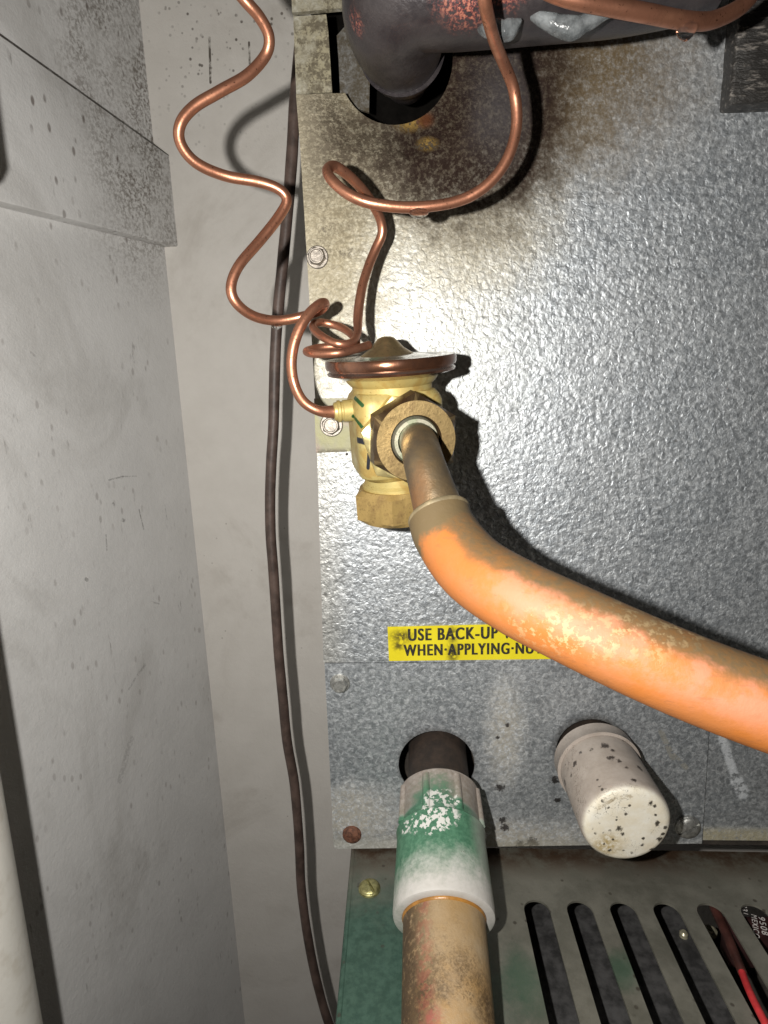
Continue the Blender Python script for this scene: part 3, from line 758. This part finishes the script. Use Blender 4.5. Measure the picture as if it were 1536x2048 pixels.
edge = m.M('ADD', ang, m.M('MULTIPLY', m.M('SUBTRACT', n, 0.5), 0.16))
edge = m.M('ADD', edge, m.M('MULTIPLY', m.M('SUBTRACT', f, 0.5), 0.04))
org = m.mix(m.map(big, 0.35, 0.65), (0.345, 0.112, 0.022), (0.325, 0.120, 0.038))
pink = m.M('MULTIPLY', m.M('MULTIPLY', m.map(n, 0.40, 0.58), m.map(v_, 0.02, 0.05)), m.map(ang, 0.40, 0.26))
org = m.mix(m.M('MULTIPLY', pink, 0.85), org, (0.385, 0.150, 0.085))
tarn = m.mix(m.map(f, 0.3, 0.7), (0.150, 0.078, 0.028), (0.100, 0.070, 0.036))
scr = m.map(m.noise(900, 3, 0.6, vec=m.sc(m.pos, (0.15, 0.3, 0.6))), 0.60, 0.68)
org = m.mix(m.M('MULTIPLY', scr, 0.25), org, (0.16, 0.07, 0.03))
topm = m.M('MULTIPLY', m.map(edge, 0.150, 0.200, 1, 0), m.map(n, 0.3, 0.5, 0.8, 1.0))
br_ = m.M('MULTIPLY', m.map(m.noise(48, 5, 0.7), 0.52, 0.66), m.map(f, 0.40, 0.55))
org = m.mix(m.M('MULTIPLY', br_, 0.5), org, (0.20, 0.088, 0.032))
c = m.mix(topm, org, tarn)
flake = m.M('MULTIPLY', m.blob(P(1200, 1258, 0.145), 0.016, 0.8, (0.42, 1, 1.7), n, 0.6), m.map(f, 0.50, 0.58))
c = m.mix(m.M('MULTIPLY', flake, 0.7), c, (0.40, 0.29, 0.15))
st0 = m.map(m.M('ADD', v_, m.M('MULTIPLY', m.M('SUBTRACT', n, 0.5), 0.02)), 0.008, 0.013, 1, 0)
c = m.mix(st0, c, (0.11, 0.078, 0.038))
M_org = m.out(c, m.map(n, 0.3, 0.7, 0.50, 0.68), 0.0, m.M('ADD', n, m.M('MULTIPLY', f, 0.6)), 0.0005, 0.4, spec=0.4)
path2 = [(P(878, 1030, 0.1005), 0.0106), (P(893, 1070, 0.106), 0.0110), (P(945, 1136, 0.117), 0.0114), (P(1030, 1192, 0.129), 0.0115), (P(1140, 1246, 0.138), 0.0115), (P(1290, 1316, 0.146), 0.0115), (P(1440, 1378, 0.152), 0.0114), (P(1620, 1440, 0.158), 0.0114), (P(1800, 1486, 0.164), 0.0114)]
obj('wide_tube', sweep(path2, 56, 10, up=(0.45, 0.25, 1)), M_org, pipe, 60)
ax = (path2[1][0] - path2[0][0]).normalized()
M_lip = plain('tube_lip', (0.19, 0.15, 0.085), 0.6, 0.2, 0.3)
obj('tube_lip', lathe([(-0.0004, 0.0080), (-0.0006, 0.0105), (-0.0002, 0.01085), (0.0006, 0.01085), (0.0016, 0.0104), (0.0018, 0.0080)], path2[0][0], ax, 56, closed=True), M_lip, pipe, 60)

# ------------------------------------------------------------------ thin copper tubes
RC = 0.0025
A = [(738, 690, .050), (705, 700, .056), (673, 706, .060), (632, 707, .057), (614, 702, .050), (632, 697, .043), (673, 693, .041), (702, 690, .044), (713, 682, .046), (700, 667, .038), (672, 652, .032), (640, 646, .033), (624, 655, .041), (642, 670, .051), (673, 686, .056), (702, 685, .053), (715, 666, .046), (717, 637, .040), (724, 578, .034), (738, 535, .030), (752, 500, .028), (765, 468, .028), (761, 438, .030), (743, 405, .035), (714, 370, .043), (684, 343, .049), (664, 333, .052), (653, 342, .056), (664, 362, .060), (700, 390, .062), (750, 407, .062), (830, 414, .060), (910, 404, .058), (972, 374, .058), (1014, 320, .058), (1033, 250, .058), (1029, 185, .060), (1006, 122, .068), (982, 60, .084), (970, 0, .094), (962, -70, .098)]
tag(obj('capillary_tube', sweep([(P(x, y, d), 0.00165 if i < 17 else 0.0020) for i, (x, y, d) in enumerate(A)], 16, 8, wob=0.05, kink=0.0006), M_cop, None, 180), 'copper capillary tube coiled on the valve head, looping up across the panel', 'tube')
Bp = [(700, 829, .050), (672, 826, .052), (636, 820, .054), (606, 800, .055), (589, 762, .056), (585, 712, .056), (596, 662, .055), (614, 630, .053), (636, 611, .049), (649, 609, .043), (640, 620, .037), (608, 633, .034), (560, 641, .036), (511, 632, .042), (475, 607, .047), (463, 575, .048), (478, 533, .046), (520, 480, .040), (557, 432, .036), (573, 401, .035), (560, 379, .036), (520, 364, .038), (450, 350, .042), (392, 325, .048), (361, 288, .052), (361, 250, .054), (390, 213, .053), (440, 183, .050), (496, 150, .046), (531, 114, .044), (538, 78, .046), (520, 38, .050), (490, 0, .054), (450, -50, .056)]
tag(obj('equaliser_tube', sweep([(stub_o - VX * 0.004, 0.0027), (stub_o - VX * 0.0085, 0.0027)] + [(P(x, y, d), 0.0021) for x, y, d in Bp[2:]], 16, 8, wob=0.05, kink=0.0006), M_cop, None, 180), 'wavy copper tube from the valve\'s side stub rising in front of the beige wall', 'tube')
Cp = [(1060, -60, .088), (1090, -22, .088), (1140, 0, .088), (1210, 12, .086), (1290, 26, .082), (1370, 41, .076), (1430, 39, .070), (1478, 18, .066), (1508, -18, .064), (1520, -60, .064)]
tag(obj('bulb_tube', sweep([(P(x, y, d), RC * 1.04) for x, y, d in Cp], 16, 8, wob=0.05, kink=0.0006), M_cop, None, 180), 'bright copper tube dipping across the top right corner, a water drop under it', 'tube')

# ------------------------------------------------------------------ dark suction pipe at the top
m = Mat('blackened_copper')
n = m.noise(80, 6, 0.68); f = m.noise(420, 5, 0.7)
c = m.mix(m.map(n, 0.3, 0.7), (0.022, 0.019, 0.022), (0.045, 0.038, 0.039))
fl = either(m, m.blob(P(925, 20, 0.078), 0.013, 0.8, warp=n, amp=.5), m.blob(P(1025, 18, 0.08), 0.010, 0.8, (1, 1, 0.6), n, .5), m.blob(P(945, 45, 0.075), 0.008, 0.8, warp=n, amp=.5), m.blob(P(725, 40, 0.06), 0.006, 0.9, warp=n, amp=.4))
c = m.mix(m.M('MULTIPLY', fl, m.map(m.noise(800, 4, 0.7), 0.44, 0.56)), c, m.mix(m.map(m.noise(800, 4, 0.7), 0.5, 0.62), (0.22, 0.045, 0.045), (0.50, 0.20, 0.13)))
ring = m.blob(P(812, 166, 0.010), 0.0085, 0.6, (0.8, 1, 2.0), n, 0.5)
c = m.mix(m.M('MULTIPLY', ring, 0.8), c, (0.26, 0.11, 0.06))
M_suc = m.out(c, m.map(n, 0.3, 0.7, 0.30, 0.5), 0.3, m.M('ADD', n, m.M('MULTIPLY', f, 0.5)), 0.0009, 0.5, coat=0.15)
suc = thing('suction_pipe', 'fat blackened copper pipe bending out of the rusty hole at the top', 'pipe', P(790, 120, 0.0))
pd = [(812, 160, -.05, .0095), (812, 160, -.012, .0095), (811, 155, .004, .0100), (808, 135, .014, .0120), (803, 100, .026, .0160), (795, 52, .040, .0190), (797, 0, .053, .0200), (835, -36, .060, .0200), (930, -44, .062, .0200), (1090, -58, .062, .0200), (1250, -78, .062, .0205), (1420, -112, .062, .0205)]
obj('elbow', sweep([(P(x, y, d), r) for x, y, d, r in pd], 56, 8), M_suc, suc, 60)
obj('elbow_lip', sweep([(P(808, 130, .0165), .0134), (P(806, 120, .020), .0150), (P(804, 102, .0258), .0172)], 56, 4), M_suc, suc, 60)
m = Mat('wet_ice'); n = m.noise(160, 5)
M_ice = m.out(m.mix(m.map(n, 0.35, 0.65), (0.30, 0.32, 0.33), (0.12, 0.13, 0.135)), 0.2, 0, n, 0.0015, 0.5, trans=0.5, ior=1.33)
def drips(name, data):
    bm = sweep([(P(x, y, d), r) for x, y, d, r in data], 20, 6, wob=0.35)
    return obj(name, bm, M_ice, suc, 180)
drips('ice_crust', [(958, 60, .070, .0008), (972, 58, .072, .0022), (988, 56, .074, .0030), (1005, 60, .074, .0029), (1020, 56, .074, .0030), (1034, 46, .074, .0016), (1042, 40, .074, .0006)])
drips('ice_crust', [(1062, 36, .074, .0006), (1080, 36, .076, .0020), (1100, 42, .077, .0025), (1122, 50, .077, .0030), (1146, 54, .077, .0034), (1166, 46, .077, .0027), (1186, 34, .077, .0030), (1210, 24, .077, .0024), (1250, 14, .077, .0012), (1280, 8, .077, .0005)])

# ------------------------------------------------------------------ black foam block, top right
m = Mat('black_foam')
st = m.sc(m.pos, (0.28, 1, 1)); n = m.noise(520, 5, 0.65, vec=st); big = m.noise(60, 3)
c = m.mix(m.map(n, 0.54, 0.70), (0.028, 0.026, 0.024), (0.22, 0.20, 0.18))  # pale horizontal streaks painted in as glints
M_foam = m.out(c, 0.38, 0.1, n, 0.0016, 0.8)
p0 = P(1461, 207, 0.011)
bm = box((p0.x, -0.011, p0.z), (XR - 0.02, -0.0005, top - 0.01), None, 0.0012)
bmesh.ops.subdivide_edges(bm, edges=[e for e in bm.edges if e.calc_length() > 0.01], cuts=14, use_grid_fill=True)
for v in bm.verts: v.co += Vector((1, 1, 1)) * 0.0006 * mnoise.noise(v.co * 160)
for v in bm.verts: v.co.y = min(v.co.y, -0.0004)
tag(obj('foam_block', bm, M_foam, None, 50), 'black fibrous insulation block stuck to the panel at the top right', 'insulation')

# ------------------------------------------------------------------ drain pipe with adapter
def drain_dir(a, b): return (b - a).normalized()
e0 = P(876, 1530, 0.0); e1 = P(888, 1838, 0.077)
dax = (e1 - e0).normalized()
def along(o, ax, d): return o + ax * (d / -ax.y)
drain = thing('drain_pipe', 'white drain adapter smeared with green primer, on a dirty tan plastic pipe', 'pipe', e0)
L = lambda d: d / -dax.y
R1, R2 = 0.0208, 0.0222
bma = lathe([(L(.017), 0.0150), (L(.017), R1 - .001), (L(.018), R1), (L(.0385), R1 + .0003), (L(.0390), R2 - .0008), (L(.0400), R2), (L(.0425), R2 - .0005), (L(.0755), R2 + .0006), (L(.077), R2 + .0002), (L(.0774), R2 - .0006), (L(.0774), 0.0187), (L(.0770), 0.0184), (L(.06), 0.0182)], e0, dax, 72)
bma.normal_update(); tra = BVHTree.FromBMesh(bma)
def on(tree, x, y):
    p = tree.ray_cast(CAM, ray(x, y).normalized())[0]
    if p is None: print('missed', x, y); p = P(x, y, .05)
    return p
m = Mat('primer_stained_pvc')
n = m.noise(110, 6, 0.68); f = m.noise(420, 5, 0.65)
yy = m.M('MULTIPLY', m.xyz()[1], -1.0)
nz = m.xyz(m.g.outputs['Normal'])[2]
c = m.mix(m.map(n, 0.3, 0.7), (0.46, 0.44, 0.41), (0.52, 0.505, 0.48))
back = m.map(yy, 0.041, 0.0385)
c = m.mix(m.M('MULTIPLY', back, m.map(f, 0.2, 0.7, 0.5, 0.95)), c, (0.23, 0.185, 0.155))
gy = m.M('ADD', yy, m.M('ADD', m.M('MULTIPLY', m.M('SUBTRACT', n, 0.5), 0.020), m.M('MULTIPLY', m.M('SUBTRACT', f, 0.5), 0.014)))
gband = m.M('MULTIPLY', m.map(gy, 0.024, 0.040), m.map(gy, 0.059, 0.082, 1, 0))
midx = m.map(m.M('ABSOLUTE', m.M('ADD', m.M('SUBTRACT', m.xyz()[0], P(872, 1590, 0.055).x), m.M('MULTIPLY', m.M('SUBTRACT', n, 0.5), 0.012))), 0.006, 0.0125, 1, 0.12)
gband = m.M('MULTIPLY', gband, m.map(back, 0, 1, 1, midx, False))
side = m.map(m.xyz()[0], P(935, 1600, 0.05).x, P(965, 1600, 0.05).x, 1, 0.55)
gcol = m.mix(m.map(f, 0.3, 0.7), (0.022, 0.115, 0.060), (0.065, 0.20, 0.115))
c = m.mix(m.M('MULTIPLY', m.M('MULTIPLY', gband, side), 0.95), c, gcol)
chip = either(m, *[m.blob(on(tra, x, y), k, 0.35, (0.8, 1, 1), f, 0.5) for x, y, k in ((860, 1632, .0075), (885, 1628, .0075), (835, 1644, .0060), (868, 1652, .0050), (880, 1594, .0065), (868, 1600, .0050), (908, 1600, .0035), (812, 1655, .0040), (897, 1652, .0018), (863, 1655, .0035))])
c = m.mix(m.M('MULTIPLY', chip, m.map(m.noise(330, 3, 0.6), 0.49, 0.53)), c, (0.62, 0.62, 0.59))
spk = m.M('MULTIPLY', m.map(m.vor(500), 0.1, 0.2, 1, 0), m.map(n, 0.55, 0.7))
c = m.mix(m.M('MULTIPLY', spk, 0.6), c, (0.08, 0.09, 0.06))
M_prim = m.out(c, 0.42, 0, m.M('ADD', n, m.M('MULTIPLY', f, 0.4)), 0.0004, 0.4)
obj('threaded_adapter', bma, M_prim, drain, 30)
uu = (Vector((0, 0, 1)) - dax * dax.z).normalized(); ww = dax.cross(uu)
for k in range(8):
    a = math.radians(20 + 45 * k)
    dv = uu * math.cos(a) + ww * math.sin(a)
    q0 = e0 + dax * L(.0205) + dv * (R1 - 0.0005); q1 = e0 + dax * L(.0395) + dv * (R1 + 0.0002)
    obj('rib', sweep([(q0 - dax * .0006, .0006), (q0, .0017), (q0 + dax * .001, .0020), (q1, .0020)], 12, 3), M_prim, drain, 60)
# dark threaded stub in the hole
M_blk = plain('black_thread', (0.024, 0.015, 0.010), 0.8, 0, 0.4)
prof = [(L(-.028), 0.0165), (L(.0175), 0.0165)]
obj('inner_stub', lathe(prof, e0, dax, 48), M_blk, drain, 60)
RP = 0.0181
bmp = lathe([(L(.05), RP), (L(.22), RP)], e0, dax, 72); bmp.normal_update(); trp = BVHTree.FromBMesh(bmp)
m = Mat('dirty_tan_pipe')
n = m.noise(95, 6, 0.7); f = m.noise(380, 5, 0.72); big = m.noise(35, 4)
c = m.mix(m.map(big, 0.3, 0.7), (0.30, 0.195, 0.085), (0.34, 0.26, 0.165))
xx = m.xyz()[0]
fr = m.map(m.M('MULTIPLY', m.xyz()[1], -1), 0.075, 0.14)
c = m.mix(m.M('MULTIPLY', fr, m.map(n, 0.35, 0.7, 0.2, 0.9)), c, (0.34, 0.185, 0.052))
gr = m.M('MULTIPLY', m.map(m.noise(1000, 5, 0.75), 0.45, 0.60), m.map(m.noise(48, 5, 0.7), 0.42, 0.60)); gr = m.M('MULTIPLY', gr, m.map(fr, 0, 1, 0.3, 1.0))
c = m.mix(m.M('MULTIPLY', gr, 0.8), c, (0.085, 0.055, 0.027))
big2 = either(m, *[m.M('MULTIPLY', m.blob(on(trp, x, y), k, 0.85, (1, .7, .7), n, 0.8), q) for x, y, k, q in ((842, 1995, .0105, 1), (822, 1940, .008, .9), (815, 1880, .007, .8), (880, 1975, .007, .7), (975, 2010, .009, .8), (812, 2030, .009, 1), (925, 1935, .006, .55), (868, 1935, .006, .5), (955, 1960, .005, .5))])
c = m.mix(m.M('MULTIPLY', big2, m.map(m.noise(620, 5, 0.75), 0.40, 0.56, 0.30, 0.95)), c, (0.062, 0.036, 0.017))
pk = either(m, m.blob(on(trp, 865, 2036), .006, .8, warp=n, amp=.6), m.blob(on(trp, 848, 1800), .0035, .9, (1.4, .4, .4), n, .5))
c = m.mix(m.M('MULTIPLY', pk, m.map(f, 0.40, 0.56, 0.1, 0.7)), c, (0.33, 0.085, 0.075))
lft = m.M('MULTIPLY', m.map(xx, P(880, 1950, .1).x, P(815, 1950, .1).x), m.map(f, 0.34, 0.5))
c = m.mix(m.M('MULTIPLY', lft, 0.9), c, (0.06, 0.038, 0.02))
red = m.M('MULTIPLY', m.blob(P(852, 1900, .118), 0.0052, 0.8, (1, 0.06, 0.06)), m.map(m.noise(260, 3), 0.46, 0.56))
c = m.mix(m.M('MULTIPLY', red, 0.28), c, (0.36, 0.075, 0.06))
gy = m.M('MULTIPLY', m.blob(P(840, 2020, .135), 0.008, 0.9, warp=n, amp=.5), 0.7)
c = m.mix(gy, c, (0.30, 0.26, 0.23))
M_tan = m.out(c, 0.5, 0, m.M('ADD', n, f), 0.0006, 0.4)
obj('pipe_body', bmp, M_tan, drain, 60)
M_glue = plain('brown_glue', (0.30, 0.14, 0.03), 0.3, 0, 0.3)
obj('glue_bead', lathe([(L(.0760), RP), (L(.0766), RP + .0004), (L(.0776), RP + .0005), (L(.0784), RP + .0002), (L(.0787), RP - .0004), (L(.0760), RP - .0004)], e0, dax, 64, closed=True), M_glue, drain, 60)

# ------------------------------------------------------------------ drain cap
c0 = P(1181, 1500, 0.0); c1 = P(1257, 1655, 0.056); cax = (c1 - c0).normalized()
capt = thing('drain_plug', 'dirty white round plastic plug with mould specks filling the right hand hole', 'pipe plug', c0)
Lc = lambda d: d / -cax.y
RCp = 0.0215
bmc = lathe([(Lc(.006), 0.016), (Lc(.006), RCp - .0008), (Lc(.0068), RCp), (Lc(.0145), RCp), (Lc(.0150), RCp + .0004), (Lc(.0156), RCp + .0004), (Lc(.0160), RCp - .0010), (Lc(.0500), RCp - .0006), (Lc(.0530), RCp - .0012), (Lc(.0546), RCp - .0030), (Lc(.0550), RCp - .0046), (Lc(.0552), 0.008), (Lc(.0550), 0)], c0, cax, 72)
bmc.normal_update(); trc = BVHTree.FromBMesh(bmc)
m = Mat('mouldy_cap')
n = m.noise(110, 6, 0.68); f = m.noise(420, 5, 0.7)
facing = m.M('MULTIPLY', m.xyz(m.g.outputs['Normal'])[1], -1.0)
face = m.blob(c1, 0.0212, 0.1)
c = m.mix(m.map(n, 0.3, 0.7), (0.40, 0.35, 0.31), (0.31, 0.265, 0.23))
fc = m.mix(m.map(n, 0.3, 0.65), (0.76, 0.735, 0.65), (0.69, 0.63, 0.50))
yl = m.blob(on(trc, 1215, 1690), 0.0115, 0.9, (1, 1, 1.2), n, .5)
fc = m.mix(m.M('MULTIPLY', yl, m.map(f, 0.35, 0.6)), fc, (0.40, 0.30, 0.13))
c = m.mix(face, c, fc)
rg = m.map(m.vor(270), 0.16, 0.28, 1, 0); rg = m.M('MULTIPLY', rg, m.map(m.noise(95, 3), 0.57, 0.64))
c = m.mix(m.M('MULTIPLY', rg, 0.92), c, (0.035, 0.028, 0.02))
hair = m.M('MULTIPLY', m.map(m.M('ABSOLUTE', m.M('SUBTRACT', m.noise(210, 3, 0.6, 1.2), 0.5)), 0.004, 0.012, 1, 0), m.map(m.noise(60, 3), 0.5, 0.62))
c = m.mix(m.M('MULTIPLY', hair, 0.7), c, (0.06, 0.045, 0.035))
blk = either(m, *[m.blob(on(trc, x, y), r * .00023, 0.6, warp=m.noise(520, 5, 0.75), amp=1.4) for x, y, r in ((1238, 1658, 8), (1226, 1679, 4), (1315, 1647, 7), (1320, 1678, 9), (1304, 1698, 6), (1302, 1606, 6), (1287, 1677, 4), (1326, 1668, 5), (1208, 1688, 3), (1310, 1612, 5), (1233, 1640, 3), (1318, 1690, 11), (1330, 1655, 6), (1296, 1712, 7), (1220, 1700, 5), (1285, 1690, 5), (1312, 1630, 4), (1246, 1668, 5))])
c = m.mix(m.M('MULTIPLY', blk, 0.95), c, (0.03, 0.025, 0.018))
blk2 = either(m, *[m.blob(on(trc, x, y), r * .00024, 0.65, warp=m.noise(520, 5, 0.75), amp=1.6) for x, y, d, r in ((1150, 1527, .03, 8), (1210, 1492, .025, 12), (1237, 1522, .03, 7), (1130, 1565, .02, 8), (1253, 1535, .03, 5), (1278, 1535, .02, 9), (1225, 1500, .025, 6), (1222, 1515, .02, 10), (1160, 1505, .02, 6), (1135, 1590, .02, 9), (1195, 1560, .02, 4), (1268, 1560, .02, 6))])
c = m.mix(m.M('MULTIPLY', blk2, 0.95), c, (0.04, 0.03, 0.025))
ringd = m.seg(on(trc, 1195, 1618), on(trc, 1225, 1600), 0.0009); ring2 = m.seg(on(trc, 1228, 1597), on(trc, 1263, 1592), 0.0009)
c = m.mix(m.M('MULTIPLY', either(m, ringd, ring2), m.map(f, 0.46, 0.54, 0, 0.6)), c, (0.30, 0.23, 0.13))
M_capm = m.out(c, 0.45, 0, m.M('ADD', n, m.M('MULTIPLY', f, 0.4)), 0.0005, 0.4)
obj('plug_body', bmc, M_capm, capt, 40)
obj('inner_stub', lathe([(Lc(-.028), .0158), (Lc(.0065), .0158)], c0, cax, 40), M_blk, capt, 60)

# ------------------------------------------------------------------ things seen in the furnace slots
M_red = plain('red_wire', (0.55, 0.035, 0.04), 0.45, 0, 0.15)
w = [F(1418, 1792, -.010), F(1440, 1840, -.010), F(1462, 1890, -.009), F(1484, 1945, -.006), F(1500, 1985, -.001), F(1522, 2030, .003), F(1556, 2095, .006)]
wire = thing('red_wire', 'red insulated wire rising out of the furnace slot at the bottom right', 'wire', w[3])
obj('insulation', sweep([(p, 0.0016) for p in w[2:]], 14, 6), M_red, wire, 60)
M_maroon = plain('maroon_wire', (0.055, 0.018, 0.014), 0.5, 0, 0.4)
obj('upper_run', sweep([(w[0], .0022), (w[1], .0024), (w[2], .0023), ((w[2] + w[3]) / 2, .0022), (w[3], .0020)], 14, 6, wob=0.1), M_maroon, wire, 60)  # upper wire drawn as a thicker tube in dark maroon
M_comp = plain('dark_red_component', (0.030, 0.012, 0.012), 0.4, 0, 0.3)
q0 = F(1468, 1795, -.012); q1 = F(1560, 1880, -.012)
comp = thing('capacitor', 'dark component printed with white codes inside the rightmost slot', 'component', (q0.x, q0.y, ZF - 0.03))
bm = box((x_first + pitch * 4.48, q1.y, ZF - 0.03), (x_first + pitch * 6.4, -0.03, ZF - 0.009), None, 0.001)
obj('case', bm, M_comp, comp, 30)
M_wht = plain('white_print', (0.55, 0.52, 0.5), 0.6)
def flat_text(txt, a, b, h):
    zt_ = -0.0088
    A_ = F(*a, zt_); B_ = F(*b, zt_); up = (B_ - A_).normalized().cross(Vector((0, 0, 1))) * -h
    lettering(txt, M_wht, comp, A_, B_, A_ + up, (0, 0, 1), 0.0, 0.012)
flat_text('2231', (1481, 1802), (1485, 1826), 0.0026)
flat_text('17', (1472, 1803), (1475, 1818), 0.0024)
flat_text('9508', (1516, 1832), (1524, 1868), 0.0030)
flat_text('MEXICO', (1502, 1828), (1508, 1874), 0.0026)
M_brz = plain('pale_brass_terminal', (0.45, 0.42, 0.30), 0.35, 0.5, 0.3)
bm = bmesh.new()
for (x, y, s) in ((1367, 1872, .0022), (1420, 1866, .0035)):
    lathe([(0, 0), (0, s), (.002, s), (.003, s * .6), (.003, 0)], F(x, y, -GZ), (0, 0, 1), 20, bm)
obj('rivet_heads', bm, M_brz, fur, 30)

# ------------------------------------------------------------------ water drops
def drop(px, py, d, w_px, h_px, label):
    k = px_mm(px, py, d); c = P(px, py, d); Wd = w_px * k / 2; H = h_px * k
    prof = [(0, 0), (0.0, Wd * 0.75), (H * 0.2, Wd), (H * 0.45, Wd * 0.92), (H * 0.7, Wd * 0.66), (H * 0.9, Wd * 0.32), (H, 0)]
    return tag(obj('water_drop', lathe(prof, c, (0, 0, -1), 32), M_water, None, 180), label, 'water drop', 'water drops under the copper tubes')
drop(838, 420, .060, 42, 16, 'water drop hanging at the bottom of the big copper loop over the panel')
drop(1374, 50, .076, 40, 30, 'water drop hanging under the copper tube in the top right corner')
drop(553, 647, .036, 24, 12, 'small water drop under the lowest bend of the wavy copper tube')
